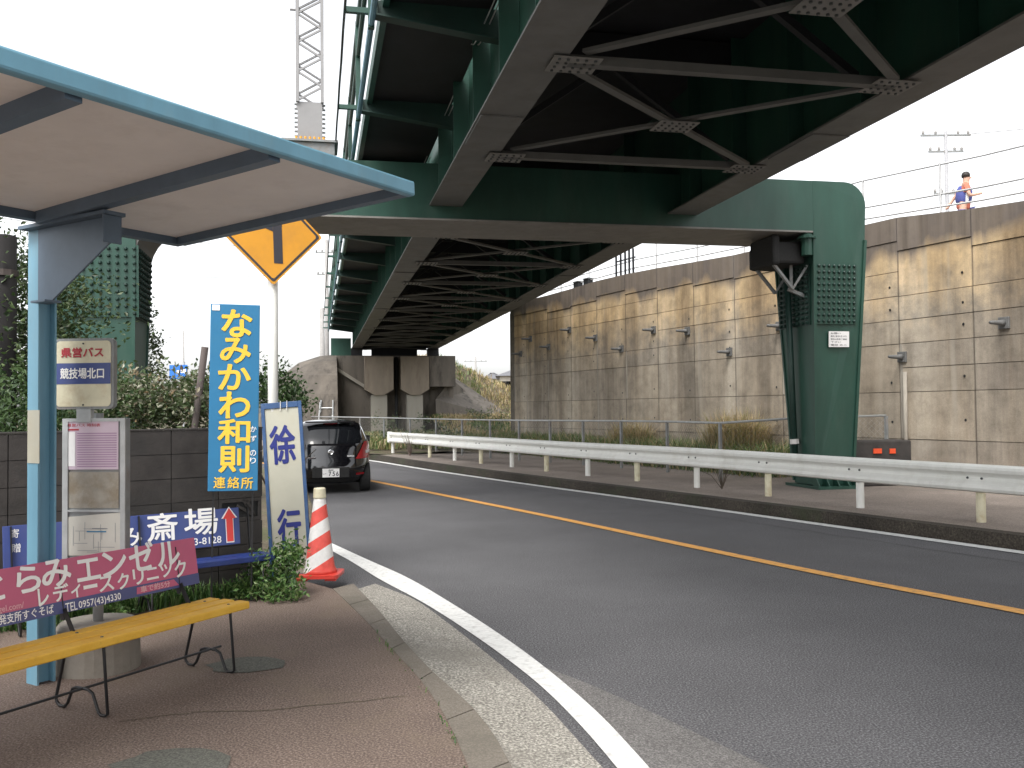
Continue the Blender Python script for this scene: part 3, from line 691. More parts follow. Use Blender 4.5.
# ------------------------------------------------------------------ portal pier
pr = thing('portal_pier', B(3, 15.6, ZF), 'dark green steel portal pier spanning the road under the bridge', 'bridge pier')
F0, F1, ZB, ZP = 14.95, 16.35, 4.75, 5.70
bm = MB()
bbox(bm, -2.738, 8.718, F0, F0+.02, ZB+.03, ZP-.004); bbox(bm, -2.738, 8.718, F1-.02, F1, ZB+.03, ZP-.004)
bm.build('cross_beam', 'green', pr)
t_ = MB(); bbox(t_, -2.73, 8.71, F0+.021, F1-.021, ZP-.02, ZP-.004); t_.build('top_flange', 'green', pr)
t_ = MB(); bbox(t_, -2.70, 8.68, F0-.06, F1+.06, ZB, ZB+.03); t_.build('soffit_plate', 'soffit', pr)
def pier_leg(inn, out, sgn):
    """box leg with a rounded outer shoulder; inn/out = its inner and outer u"""
    R_ = .42; pts = [(inn, ZF+.03), (inn-sgn*.02, ZB), (inn-sgn*.02, ZP)]
    pts = [(inn+sgn*.05, ZF+.06), (inn, ZB+.0), (inn, ZP-.0)]
    o2 = out+sgn*.27
    for k in range(9):
        a_ = math.pi/2*(1-k/8); pts.append((o2-sgn*R_+sgn*R_*math.cos(a_), ZP-R_+R_*math.sin(a_)))
    pts += [(out+sgn*.22, 3.9), (out, ZF+.06)]
    def vf(z): return lerp(15.12, F0, min(1, max(0, (z-ZF)/4.4)))
    def vb(z): return lerp(15.85, F1+.02, min(1, max(0, (z-ZF)/4.4)))
    m_ = MB(); n_ = len(pts)
    vs = [B(u, vf(z), z) for u, z in pts]+[B(u, vb(z), z) for u, z in pts]
    m_.add(vs, [tuple(range(n_)) if sgn < 0 else tuple(reversed(range(n_))), tuple(reversed(range(n_, 2*n_))) if sgn < 0 else tuple(range(n_, 2*n_))]+[((i, n_+i, n_+(i+1) % n_, (i+1) % n_) if sgn > 0 else ((i+1) % n_, n_+(i+1) % n_, n_+i, i)) for i in range(n_)])
    leg = m_.build('leg', 'green', pr)
    # corner flanges a little proud of the box
    fl = MB()
    for v_, dv in ((vf, -.03), (vb, .03)):
        for uu in (0, 1):
            a0 = B(inn+sgn*.05 if uu == 0 else out, v_(ZF+.1)+dv*.4, ZF+.1); a1 = B(inn if uu == 0 else out+sgn*.24, v_(ZB-.1)+dv*.4, ZB-.1)
            fl.bar(a0, a1, .05, .05, BN)
    fl.build('edge_flange', 'green', leg)
    sp = MB(); zz0, zz1 = 3.12, 4.22
    lo_, hi_ = min(inn, out)+.04, max(inn, out)+.06
    o_ = B(lo_, vf(zz0)-.022, zz0); ex = BN*(hi_-lo_); ez = B(lo_, vf(zz1)-.022, zz1)-o_
    sp.obox(o_, ex, BD*.018, ez)
    nb, nz = 8, 10; sp.cur = 1
    for a_ in range(nb):
        for b_ in range(nz):
            sp.lathe(o_+ex*((a_+.5)/nb)+ez*((b_+.5)/nz), [(.030, 0), (.028, .03), (.014, .042)], 6, -BD)
    sp.cur = 0
    sp.build('splice_plate', ['green', 'darkgreen'], leg)
    sp = MB(); ui = inn-sgn*.0
    o_ = B(ui-sgn*.005+sgn*.018, vf(zz0)+.12, zz0); ey = BD*1.1; ez = B(ui-sgn*.012, vf(zz1)+.12, zz1)-B(ui-sgn*.012+sgn*.016, vf(zz0)+.12, zz0)
    sp.obox(o_, ey, BN*(-sgn*.018), ez); sp.cur = 1
    for a_ in range(7):
        for b_ in range(12): sp.lathe(o_+ey*((a_+.5)/7)+ez*((b_+.5)/12)-BN*sgn*.018, [(.032, 0), (.030, .035), (.014, .05)], 6, -BN*sgn)
    sp.build('splice_plate', ['darkgreen', 'darkgreen'], leg)
    # base plate with ribs
    bp = MB(); bbox(bp, min(inn, out)-.04, max(inn, out)+.06, 14.86, 16.05, ZF+.002, ZF+.05)
    for k in range(5):
        u_ = lerp(min(inn, out), max(inn, out), k/4); bp.slab([B(u_, 14.9, ZF+.05), B(u_, 15.12, ZF+.05), B(u_, 15.12, ZF+.32)], BN*.02)
    bp.build('base_plate', 'green', leg)
    return leg
legR = pier_leg(8.72, 9.50, 1)
legL = pier_leg(-2.74, -3.70, -1)
for s_, uo in ((1, -2.74), (-1, 8.60)):                              # rounded haunch at the inner corners
    if s_ < 0: continue
    R_ = .75; pts = [(uo, ZB-.0), (uo, ZB-R_)]+[(uo+s_*R_-s_*R_*math.cos(k*math.pi/16), ZB-R_+R_*math.sin(k*math.pi/16)) for k in range(1, 9)]
    h = MB(); h.slab([B(u, F0+.0, z) for u, z in pts], BD*1.38); h.build('haunch', 'greysteel', legL)
# downpipe and head on the right leg
dp = MB(); dp.tube([B(8.60, 14.98, ZB-.02), B(8.60, 14.98, ZB-.4)], .10, 10); dp.tube([B(8.60, 14.98, ZB-.06), B(8.60, 14.98, ZB-.10)], .16, 10)
dp.build('drain_outlet', 'green', pr, smooth=False)
dp = MB(); dp.tube([B(8.60, 15.72, 4.3), B(8.66, 15.62, .4)], .06, 8); dp.build('downpipe', 'darkgreen', pr, smooth=True)
for z_ in (.95, .55):
    dp = MB(); dp.tube([B(8.655, 15.63, z_), B(8.652, 15.635, z_+.09)], .085, 8); dp.build('pipe_band', 'palesteel', pr)
hb = MB(); hb.box(B(8.33, 15.6, 4.42), .62, 1.0, .40, BN); hb.box(B(8.05, 15.5, 4.46), .16, .9, .54, BN); ho = hb.build('drain_box', 'rubber', pr, bevel=.05)
for v_ in (15.15, 15.8):
    hb = MB(); hb.bar(B(8.04, v_, 4.2), B(8.46, v_+.1, 3.78), .05, .05); hb.bar(B(8.70, v_, 4.2), B(8.46, v_+.1, 3.78), .04, .04); hb.build('strut', 'rustgalv', ho)
hb = MB(); hb.tube([B(8.46, 15.3, 3.76), B(8.46, 15.3, 4.22)], .03, 6); hb.bar(B(8.4, 15.3, 3.78), B(8.72, 15.3, 3.66), .06, .06); hb.build('bracket', 'rustgalv', ho)
# notice plate on the leg
nb = Board(B(8.6, 15.02, 2.5), BN, (Z+BD*-.03)); x0, y0 = nb.loc(828, 347); x1, y1 = nb.loc(848, 331.5)
q = MB(); nb.rect(q, x0, y0, x1, y1, .035, .02); nt_ = q.build('notice_plate', 'whitetext', legR)
q = MB()
for i, t in enumerate(['お願い', '橋梁に異常を見つけた', '場合は至急ご連絡', '下さい', '電話 五二']):
    w_ = (x1-x0)*(.5 if i in (0, 3) else .8); nb.textm(q, t, x0+(x1-x0)*.08+w_/2, y1-(y1-y0)*(.13+.185*i), w_, (y1-y0)*.11, .01, .038)
q.build('lettering', 'darktext', nt_)

# lattice mast standing on the left end of the cross beam
mc = B(-.10, 15.5, ZP+.01)
ma = thing('lattice_mast', mc, 'pale steel lattice mast on a bolted base above the bus shelter roof', 'mast')
h = .2
q = MB(); q.box(mc+Z*.15, .78, .7, .30, BN); q.build('pedestal', 'rustgalv', ma)
q = MB(); q.box(mc+Z*.32, .9, .8, .035, BN); q.build('platform', 'rustgalv', ma)
q = MB(); q.box(mc+Z*.68, .40, .36, .66, BN); bo = q.build('base_box', 'mast', ma)
for k in range(9):
    for s_ in (-1, 1): MB().lathe(mc+Z*(.38+.075*k)+BN*s_*.2-BD*.12, [(.018, 0), (.018, .05)], 6, BN*s_).build('bolt', 'rustgalv', bo)
for k in range(7): MB().lathe(mc+Z*.34+BN*(-.22+.073*k)-BD*.26, [(.022, 0), (.022, .07)], 6).build('anchor_bolt', 'warn', bo)
ch = [(-h, -h), (h, -h), (h, h), (-h, h)]
q = MB()
for a_, b_ in ch: q.bar(mc+BN*a_+BD*b_+Z*1.0, mc+BN*a_+BD*b_+Z*8, .05, .05, BN)
q.build('chord', 'mast', ma)
q = MB(); z_ = 1.02; k = 0
while z_ < 7.8:
    for f_ in range(4):
        a_, b_ = ch[f_], ch[(f_+1) % 4]
        if (k+f_) % 2: a_, b_ = b_, a_
        q.bar(mc+BN*a_[0]+BD*a_[1]+Z*z_, mc+BN*b_[0]+BD*b_[1]+Z*(z_+.24), .03, .03, BN)
    z_ += .24; k += 1
q.build('lattice', 'mast', ma)
q = MB(); q.tube([mc+BN*-.2+Z*2.6, mc+BN*-.32+Z*2.6], .02, 6); q.build('peg', 'mast', ma)

# ------------------------------------------------------------------ far abutment
ab = thing('bridge_abutment', B(4, 50.5, 0), 'stained concrete bridge abutment with two haunched pilasters at the far end', 'abutment')
q = MB(); bbox(q, .95, 7.3, 50.0, 54, -.1, 4.6); q.build('abutment_wall', 'oldconcrete', ab)
for ua, ub in ((2.45, 3.95), (4.35, 5.85)):
    q = MB(); um = (ua+ub)/2
    q.slab([B(ua, 49.0, 2.75), B(ua+.5, 49.0, 2.45), B(ub-.5, 49.0, 2.45), B(ub, 49.0, 2.75), B(ub, 49.0, 4.5), B(ua, 49.0, 4.5)], BD*.98); pl = q.build('pilaster_head', 'tanconcrete', ab)
    q = MB(); bbox(q, um-.42, um+.42, 49.15, 49.98, -.1, 2.46); q.build('pilaster', 'paleconcrete', pl)
q = MB(); q.tube([B(4.15, 49.7, 4.5), B(4.15, 49.7, 0)], .09, 8); q.build('drainpipe', 'darksteel', ab)
q = MB(); q.bar(B(.98, 49.9, 3.9), B(3.0, 49.9, 2.6), .18, .16); q.build('ledge', 'paleconcrete', ab)
q = MB(); bbox(q, 5.9, 7.3, 49.2, 49.99, 2.9, 4.55); q.build('corner_block', 'oldconcrete', ab)
# quarter-cone revetment on its left
cn = MB(); n = 14; rows = []
base = B(1.0, 51, 0)
for k in range(n+1):
    an = math.pi*.5+math.pi*.62*k/n
    d_ = BN*math.cos(an)*1.0-BD*math.sin(an)*.2
    d_ = BN*-math.sin(math.pi*.55*k/n)+BD*-math.cos(math.pi*.55*k/n)
    prof = [(4.4, -.1), (4.2, 1.4), (3.8, 2.5), (3.1, 3.5), (2.1, 4.25), (1.0, 4.6), (.2, 4.7)]
    rows.append([base+d_*(r_*.95)+Z*z_ for r_, z_ in prof])
m6 = len(rows[0])
cn.add([p for r_ in rows for p in r_], [(i*m6+j, (i+1)*m6+j, (i+1)*m6+j+1, i*m6+j+1) for i in range(n) for j in range(m6-1)])
tag(cn.build('revetment', 'revet', None, base), 'rounded grey concrete revetment left of the bridge abutment', 'revetment')
# sloping concrete apron right of the abutment
ap = MB(); ap.slab([B(6.2, 48.9, .9), B(11.2, 50.5, .9), B(9.6, 53, 1.9), B(7.6, 52.6, 3.6), B(7.32, 50.1, 3.5), B(6.2, 49.1, 2.2)], V3((0, .25, -.25)))
tag(ap.build('slope_apron', 'oldconcrete', None, B(8, 50, .9)), 'sloping grey concrete apron right of the bridge abutment', 'apron')

# hillside behind, dry grass
def hill_z(u, v):
    z = 0.2
    z += 3.6*max(0, min(1, (v-50)/5.5))*max(0, min(1, (15.5-u)/8.0))
    z += .9*max(0, min(1, (v-38)/9))
    return z
hm = MB(); us = [5.9+.75*i for i in range(26)]; vs_ = [30+1.1*j for j in range(34)]
hm.add([B(u, v, hill_z(u, v)+.12*math.sin(u*2.1+v*1.7)) for v in vs_ for u in us], [(j*26+i, j*26+i+1, (j+1)*26+i+1, (j+1)*26+i) for j in range(33) for i in range(25)])
struct(hm.build('hillside', 'soil', smooth=True))
hm = MB(); us = [-2+.9*i for i in range(10)]; vs_ = [31+1.2*j for j in range(17)]
hm.add([B(u, v, .2+.25*max(0, min(1, (v-34)/9))+.05*math.sin(u*2+v)) for v in vs_ for u in us], [(j*10+i, j*10+i+1, (j+1)*10+i+1, (j+1)*10+i) for j in range(16) for i in range(9)])
struct(hm.build('verge', 'soil', smooth=True))
dg_, gg = MB(), MB()
for _ in range(5200):
    u = random.uniform(5.9, 20); v = random.uniform(32, 62)
    p = B(u, v, hill_z(u, v))
    if (p-W0).dot(WN) < .3 and p.y < 37: continue
    if (p-wp(20.6, 0)).dot(WA) < 0 and (p-W0).dot(WN) < .3: continue
    tgt = gg if math.sin(u*1.1+2)*math.sin(v*.55) > .25 and random.random() < .75 else dg_
    for _k in range(5): blade(tgt, p+V3((random.gauss(0, .12), random.gauss(0, .12), -.02)), random.uniform(.25, .6), random.uniform(.4, 1.1), .02)
for _ in range(1500):
    u = random.uniform(1.5, 7); v = random.uniform(33, 48); p = B(u, v, .25)
    tgt = gg if random.random() < .7 else dg_
    for _k in range(5): blade(tgt, p+V3((random.gauss(0, .12), random.gauss(0, .12), 0)), random.uniform(.25, .6), random.uniform(.4, 1.1), .02)
for o_, lab in ((dg_.build('dry_grass', 'dry'), 'dry tan grass covering the slope beyond the fence'), (gg.build('green_grass', 'grass'), 'green weeds mixed into the slope beyond the fence')):
    tag(o_, lab, 'grass', None, 'stuff')
wb_ = MB()
for _ in range(46):
    u = random.uniform(2.6, 12.5); v = random.uniform(36, 49); p = B(u, v, max(.3, hill_z(u, v)))
    if (p-W0).dot(WN) < .4 and p.y < 37: continue
    crown(wb_, [(p+Z*.15, (random.uniform(.3, .8), random.uniform(.3, .7), random.uniform(.2, .45)), 90)], .12)
for _ in range(26):
    t = random.uniform(4, 20); crown(wb_, [(wp(t, ZF+.15, random.uniform(.3, 1.8)), (.4, .3, .3), 70)], .08)
tag(wb_.build('bank_weeds', 'hedge'), 'low leafy weeds scattered on the bank and by the wall foot', 'weeds', None, 'stuff')
# verge between the fence and the wall
vg = MB(); vd = MB()
for _ in range(3000):
    t = random.uniform(3.2, 20.5); d_ = random.uniform(.1, 2.4)**1.0
    p = wp(t, ZF, d_)
    for _k in range(4): blade(vg if random.random() < .8 else vd, p+V3((random.gauss(0, .1), random.gauss(0, .1), 0)), random.uniform(.35, .95), random.uniform(.2, .9), .014)
tag(vg.build('verge_grass', 'grass'), 'green grass growing at the foot of the retaining wall', 'grass', None, 'stuff')
tag(vd.build('verge_straw', 'dry'), 'straw coloured blades among the grass at the wall foot', 'grass', None, 'stuff')
for px, t, d_, n_, h_, nm, lab in [(765, 4.6, .9, 2200, 1.75, 'grass_clump', 'large arching dry grass clump by the green pier leg'), (657, 9.0, .9, 1000, 1.45, 'grass_clump', 'smaller straw coloured grass clump behind the mesh fence')]:
    t = onwall(px, 440)[0]; c = wp(t, ZF, d_); q = MB(); q2 = MB()
    for _ in range(n_):
        a_ = random.uniform(0, 6.28); r_ = random.random()**.5*.55
        p = c+V3((math.cos(a_)*r_, math.sin(a_)*r_, 0)); blade(q, p, random.uniform(.5, 1)*h_, random.uniform(.1, 1.0), .011)
    tag(q.build(nm, 'dry', None, c), lab, 'grass clump', 'dry grass clumps by the wall')

# ------------------------------------------------------------------ mesh fence beyond the pavement
ft = [P(886, 415.5, 18.35), P(800, 418, 18.6), P(720, 423, 18.6), P(667, 421.6, 21.2), P(621, 421, 22.8), P(583, 420.8, 24.2), P(550, 420.6, 25.4), P(519, 420.4, 26.6), P(490, 420, 28.0), P(462, 419.6, 30), P(436, 419, 32), P(410, 418.5, 34.2), P(384, 417.8, 36.8), P(360, 417.4, 39.5), P(334, 417, 43), P(306, 416.6, 47)]
mf = thing('mesh_fence', (ft[2].x, ft[2].y, ZF), 'low grey wire mesh fence with top pipe behind the white guardrail', 'fence')
MB().tube(ft, .024, 8).build('top_pipe', 'galv', mf, smooth=True)
for p in ft:
    MB().bar(V3((p.x, p.y, ZF-.02)), p-Z*.01, .055, .055, V3((1, .6, 0))).build('post', 'rustgalv', mf)
q = MB()
for a_, b_ in zip(ft, ft[1:]):
    l = (b_-a_).length; nn = int(l/.11); z0 = ZF+.03
    A0 = V3((a_.x, a_.y, z0)); B0 = V3((b_.x, b_.y, z0)); H = a_.z-.05-z0
    for k in range(-int(H/.11), nn):
        for s_ in (0, 1):
            x0, x1 = k*.11, k*.11+H; y0, y1 = 0, H
            if x0 < 0: y0 = -x0; x0 = 0
            if x1 > l: y1 = H-(x1-l); x1 = l
            if x1 <= x0: continue
            if s_: x0, x1 = l-x0, l-x1
            d_ = (B0-A0)/l
            q.tube([A0+d_*x0+Z*y0, A0+d_*x1+Z*y1], .0011, 3, False)
q.build('wire_mesh', 'galv', mf)

# ------------------------------------------------------------------ guardrail
gp = [G(px, py, ZF) for px, py in [(980, 522), (861, 508), (768, 496), (697, 487.5), (637, 481), (588, 476), (546.5, 471.3), (512, 467), (481, 463.6), (455, 460.6), (432, 457.6), (393, 453.4)]]
d0 = (gp[0]-gp[1]).normalized()
ext = [gp[0]+d0*2.1*k for k in (4, 3, 2, 1)]
path = smooth(ext+gp, 6); path = [V3((p.x, p.y, 0)) for p in path]
# even the curve out a little
for _ in range(6): path = [path[0]]+[(a_+b_*2+c_)/4 for a_, b_, c_ in zip(path, path[1:], path[2:])]+[path[-1]]
gr = thing('guardrail', (path[len(path)//2].x, path[len(path)//2].y, ZF), 'long white corrugated guardrail along the far kerb', 'guardrail')
prof = [(-.012, .352), (.03, .35), (.075, .325), (.085, .295), (.08, .255), (.03, .215), (.012, .19), (.012, .16), (.03, .135), (.08, .095), (.085, .055), (.07, .02), (.02, 0), (.0, .0), (-.01, .01)]
zb_ = .545; rings = []
fr_ = path; K = len(prof)
vs = []
nrm = []
for i, p in enumerate(fr_):
    t = (fr_[min(i+1, len(fr_)-1)]-fr_[max(i-1, 0)]).normalized(); n_ = V3((t.y, -t.x, 0))
    if n_.dot(-p) < 0: n_ = -n_
    nrm.append(n_)
    for a_, z_ in prof: vs.append(p+n_*(a_+.08)+Z*(zb_+z_))
q = MB(); q.add(vs, [(i*K+j, (i+1)*K+j, (i+1)*K+(j+1) % K, i*K+(j+1) % K) for i in range(len(fr_)-1) for j in range(K)]+[tuple(range(K)), tuple((len(fr_)-1)*K+j for j in range(K))])
rail = q.build('beam', 'whitepaint', gr)
e = path[-1]; n_ = nrm[-1]; t_ = (path[-1]-path[-2]).normalized()
q = MB(); q.box(e+t_*.05+n_*.10+Z*(zb_+.176), .22, .12, .38, t_); q.build('end_piece', 'whitepaint', gr, bevel=.03)
posts = [min(range(len(path)), key=lambda i: (path[i]-V3((p.x, p.y, 0))).length) for p in ext+gp]
for i in posts:
    p = path[i]; q = MB(); q.tube([V3((p.x, p.y, ZF-.02)), V3((p.x, p.y, zb_+.30))], .057, 12); po = q.build('post', 'cream' if i % 4 == 0 else 'whitepaint', gr, smooth=False)
    q = MB()
    for dx in (-.11, .09):
        for dz in (.175, ): q.lathe(p+nrm[i]*.09+fr_dir*dx+Z*(zb_+dz) if False else p+nrm[i]*.091+V3((-nrm[i].y, nrm[i].x, 0))*dx+Z*(zb_+dz), [(.017, 0), (.015, .014)], 6, nrm[i])
    q.build('bolt', 'bolt', po)

# concrete block with reflectors behind the pier leg
c = P(878, 470, 17.3); o_ = V3((c.x, c.y, ZF))
cb = thing('concrete_block', o_, 'dark stained concrete block with two orange reflectors beside the pier leg', 'barrier')
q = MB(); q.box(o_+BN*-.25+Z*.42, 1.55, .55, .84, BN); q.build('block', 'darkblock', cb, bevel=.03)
for px in (877.5, 892.5):
    pt = onplane(px, 451, o_-BD*.29, BD); q = MB(); q.box(pt, .17 if px < 885 else .12, .02, .09, BN); q.build('reflector', 'reflector', cb)
# bramble sprigs by the kerb
for px, py, h_, nm, lab in [(410, 456, .8, 'dry_shrub', 'dry reddish twiggy weed behind the far end of the guardrail'), (722, 489, .55, 'dry_shrub', 'thin bare twiggy weed under the middle of the guardrail')]:
    c = G(px, py, ZF); q = MB()
    for k in range(26 if px < 500 else 9):
        a_ = random.uniform(0, 6.28); e_ = c+V3((math.cos(a_)*random.uniform(.05, .4), math.sin(a_)*random.uniform(.05, .4), h_*random.uniform(.5, 1)))
        q.tube([c, c.lerp(e_, .5)+Z*.08, e_], .008, 4, r1=.003)
    tag(q.build(nm, 'bark' if px > 500 else 'wood', None, c), lab, 'weed', 'twiggy weeds along the far kerb')

# ================================================================== NEAR LEFT: shelter, benches, signs
SU = V3((.528, .849, 0)).normalized(); SN = V3((SU.y, -SU.x, 0))     # along the shelter / towards the road
# shelter
pb = G(37, 681, ZW); pb = pb+SN*.04
sh = thing('bus_shelter', pb, 'bus stop shelter with a pale blue post and sloping beige-lined roof', 'bus shelter')
bz = 1.13; az = 1.0876*bz
rB = P(178, 240, 5.349*bz); rA = onplane(412, 187, rB, SU)
LEN = 5.2
zf, zk = rA.z, rB.z
fr0, bk0 = rA, rB
acr = (rA-rB)
def R(s, t, dz=0): return rB+acr*t-SU*s+Z*dz                        # s along (0 at the right end), t 0 back .. 1 front
nup = SU.cross(acr).normalized()
if nup.z < 0: nup = -nup
q = MB(); q.slab([R(.05, .03), R(LEN, .03), R(LEN, .97), R(.05, .97)], nup*.012); q.build('ceiling', 'ceiling', sh)
q = MB(); q.slab([R(-.0, -.01, .030), R(LEN, -.01, .030), R(LEN, .983, .018), R(-.0, .983, .018)], nup*.01); q.build('roof_sheet', 'whitepaint', sh)
q = MB(); q.obox(R(0, .985, -.055), -SU*LEN, acr.normalized()*.055, nup*.082); q.build('front_fascia', 'blue', sh, bevel=.012)
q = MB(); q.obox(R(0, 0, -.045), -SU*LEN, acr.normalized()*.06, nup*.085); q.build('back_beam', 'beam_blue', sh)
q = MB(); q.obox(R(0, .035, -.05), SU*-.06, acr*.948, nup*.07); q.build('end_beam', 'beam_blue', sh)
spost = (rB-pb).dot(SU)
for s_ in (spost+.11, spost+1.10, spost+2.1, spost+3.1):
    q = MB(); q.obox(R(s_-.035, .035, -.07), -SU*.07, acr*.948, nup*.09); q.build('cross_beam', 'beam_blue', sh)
def shelter_post(base, s_):
    top = R(s_, .0, -.075); hz = top.z-.0
    w_ = .125; q = MB()
    c_ = V3((base.x, base.y, 0))
    # H section: two flanges across the shelter axis, one web
    ctop = V3((R(s_, 0).x, R(s_, 0).y, 0)); 
    for k in (-1, 1): q.obox(V3((base.x, base.y, ZW))+SU*(k*.050-.006)-SN*.052, SU*.012, SN*.105, Z*(hz-ZW))
    q.obox(V3((base.x, base.y, ZW))-SU*.0435-SN*.005, SU*.087, SN*.010, Z*(hz-ZW))
    po = q.build('post', 'blue', sh)
    q = MB(); tb_ = V3((base.x, base.y, hz))-SU*.06
    q.obox(tb_-SU*.06-SN*.05, SU*.13, SN*.81, Z*.02)
    q.slab([tb_-SU*.006+SN*.064-Z*.42, tb_-SU*.006+SN*.2-Z*.42, tb_-SU*.006+SN*.74-Z*.14, tb_-SU*.006+SN*.74-Z*.002, tb_-SU*.006+SN*.064-Z*.002], SU*.012)
    q.obox(tb_-SU*.055+SN*.735-Z*.15, SU*.11, SN*.012, Z*.148)
    q.obox(tb_-SU*.05+SN*.064-Z*.43, SU*.1, SN*.14, Z*.012)
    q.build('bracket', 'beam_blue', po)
    return po
po = shelter_post(pb, spost); shelter_post(pb-SU*3.1, spost+3.1)
# sticker strips on the post
pbd = Board(pb-SU*.066+Z*0-SN*.06, SN, Z)
pf = Board(pb-SU*.0565, SN, Z); kx0, ky0 = pf.loc(28, 463); kx1, ky1 = pf.loc(40, 410)
q = MB(); pf.rect(q, kx0, ky0, kx1, ky1, .004, .003)
q.build('sticker', 'signboard', po)

# ---- yellow bench
YU = V3((.473, .881, 0)).normalized(); YB = V3((-YU.y, YU.x, 0))     # along / towards the back
e0 = G(250, 601, .505)
yb = thing('park_bench', V3((e0.x, e0.y, ZW)), 'yellow slatted bench with a pink advertising backboard', 'bench')
BL = 2.35
q = MB()
for k, (d0_, w_) in enumerate([(0, .090), (.112, .090), (.224, .090)]):
    o_ = V3((e0.x, e0.y, .460))+YB*d0_-YU*(0 if k == 0 else .01*k); q.obox(o_-YU*BL, YU*BL, YB*w_, Z*.045)
seat = q.build('seat', 'bench', yb, bevel=.008)
q = MB()
for s_ in (.13, 1.0, 1.87):
    for dd in (.045, .24):
        q.lathe(V3((e0.x, e0.y, .505))-YU*s_+YB*dd, [(.009, 0), (.007, .004)], 8)
q.build('bolt', 'bolt', seat)
def legframe(s_):
    o_ = V3((e0.x, e0.y, 0))-YU*s_
    f = lambda d_, z_: o_+YB*d_+Z*z_
    pts = [f(.03, .459), f(.03, .44), f(.0, ZW+.02), f(.02, ZW+.009), f(.05, ZW+.009), f(.07, ZW+.02), f(.115, ZW+.11), f(.15, ZW+.125), f(.235, ZW+.125), f(.27, ZW+.115), f(.31, ZW+.035), f(.335, ZW+.012), f(.375, ZW+.012), f(.40, ZW+.03), f(.405, ZW+.05), f(.315, .459), f(.31, .46)]
    q = MB(); q.tube(pts, .0085, 8); return q.build('leg', 'black', yb, smooth=True)
for s_ in (.13, 1.0, 1.87): legframe(s_)
q = MB(); q.tube([V3((e0.x, e0.y, ZW+.125))+YB*.19-YU*.05, V3((e0.x, e0.y, ZW+.125))+YB*.19-YU*2.2], .007, 6); q.build('tie_rod', 'black', yb)
up_ = (Z*math.cos(.16)+YB*math.sin(.16)).normalized()
bd = Board(V3((e0.x, e0.y, .5))+YB*.36, YU, up_)
xr, yb0 = bd.loc(199.5, 583); _, yt0 = bd.loc(190.5, 538); 
XL = xr-2.3
q = MB(); bd.rect(q, XL, yb0, xr, yt0, 0, .018); bkr = q.build('backboard', 'pink', yb, bevel=.003)
hs = (yt0-yb0)*.225
q = MB(); bd.flat(q, XL, yb0, xr, yb0+hs, .0015); q.build('blue_strip', 'navystrip', bkr)
q = MB()
for ch_, cx, cy, w_, h_ in [('と', -8, 588, 24, 27), ('ら', 28, 579, 25, 27), ('み', 56, 573, 30, 28), ('エ', 88, 569.5, 24, 22), ('ン', 114, 563.5, 25, 25), ('ゼ', 141, 556.5, 25, 29), ('ル', 168, 553.5, 23, 24)]:
    bd.text(q, ch_, cx, cy, w_, h_, .042)
for ch_, cx, cy, w_, h_ in [('レ', 43, 597, 11, 18), ('デ', 60.5, 592.5, 16, 17), ('ィ', 75.5, 591, 10, 13), ('ー', 90, 586.5, 14, 4), ('ス', 106, 583.5, 15, 15), ('ク', 123, 581, 12, 16), ('リ', 138, 576.5, 11, 16), ('ニ', 152, 573.5, 12, 12), ('ッ', 166, 570.5, 12, 13), ('ク', 180, 568.5, 12, 17)]:
    bd.text(q, ch_, cx, cy, w_, h_, .038)
for t_, cx, cy, w_, h_ in [('発支所', 10, 618, 23, 10), ('すぐそば', 38, 612, 32, 9), ('TEL', 71, 606.5, 12, 8.5), ('0957(43)4330', 100, 601.3, 43, 9)]:
    bd.text(q, t_, cx, cy, w_, h_, .012)
q.build('lettering', 'whitetext', bkr)
q = MB(); bd.text(q, 'gel.com/', 11, 608, 26, 8, .01); q.build('web_address', 'pinktext', bkr)
q = MB(); pts = [bd.loc(*p) for p in [(136.5, 594), (180, 583.5), (172, 579.5), (136.5, 589)]]
xa, ya = bd.loc(136.5, 594.5); xb_, yb_ = bd.loc(136.5, 587.6); xc, yc = bd.loc(176, 585.5); xd, yd = bd.loc(173.5, 580)
bd.poly(q, [(xa, ya), (xc+.02, yc), (xd, yd+.004), (xb_, yb_)], .003); fl_ = q.build('arrow_flag', 'pink', bkr)
q = MB(); bd.text(q, '車で約5分', 155, 586.5, 30, 6.5, .02, .005); q.build('small_lettering', 'pinktext', bkr)
for s_ in (.2, .98, 1.76):
    o_ = V3((e0.x, e0.y, .455))-YU*s_+YB*.27
    q = MB(); q.bar(o_, o_+YB*.075+up_*.16, .03, .006, YU); q.bar(o_+YB*.095+up_*.1, o_+YB*.095+up_*.38, .03, .006, YU)
    q.build('back_support', 'black', yb)

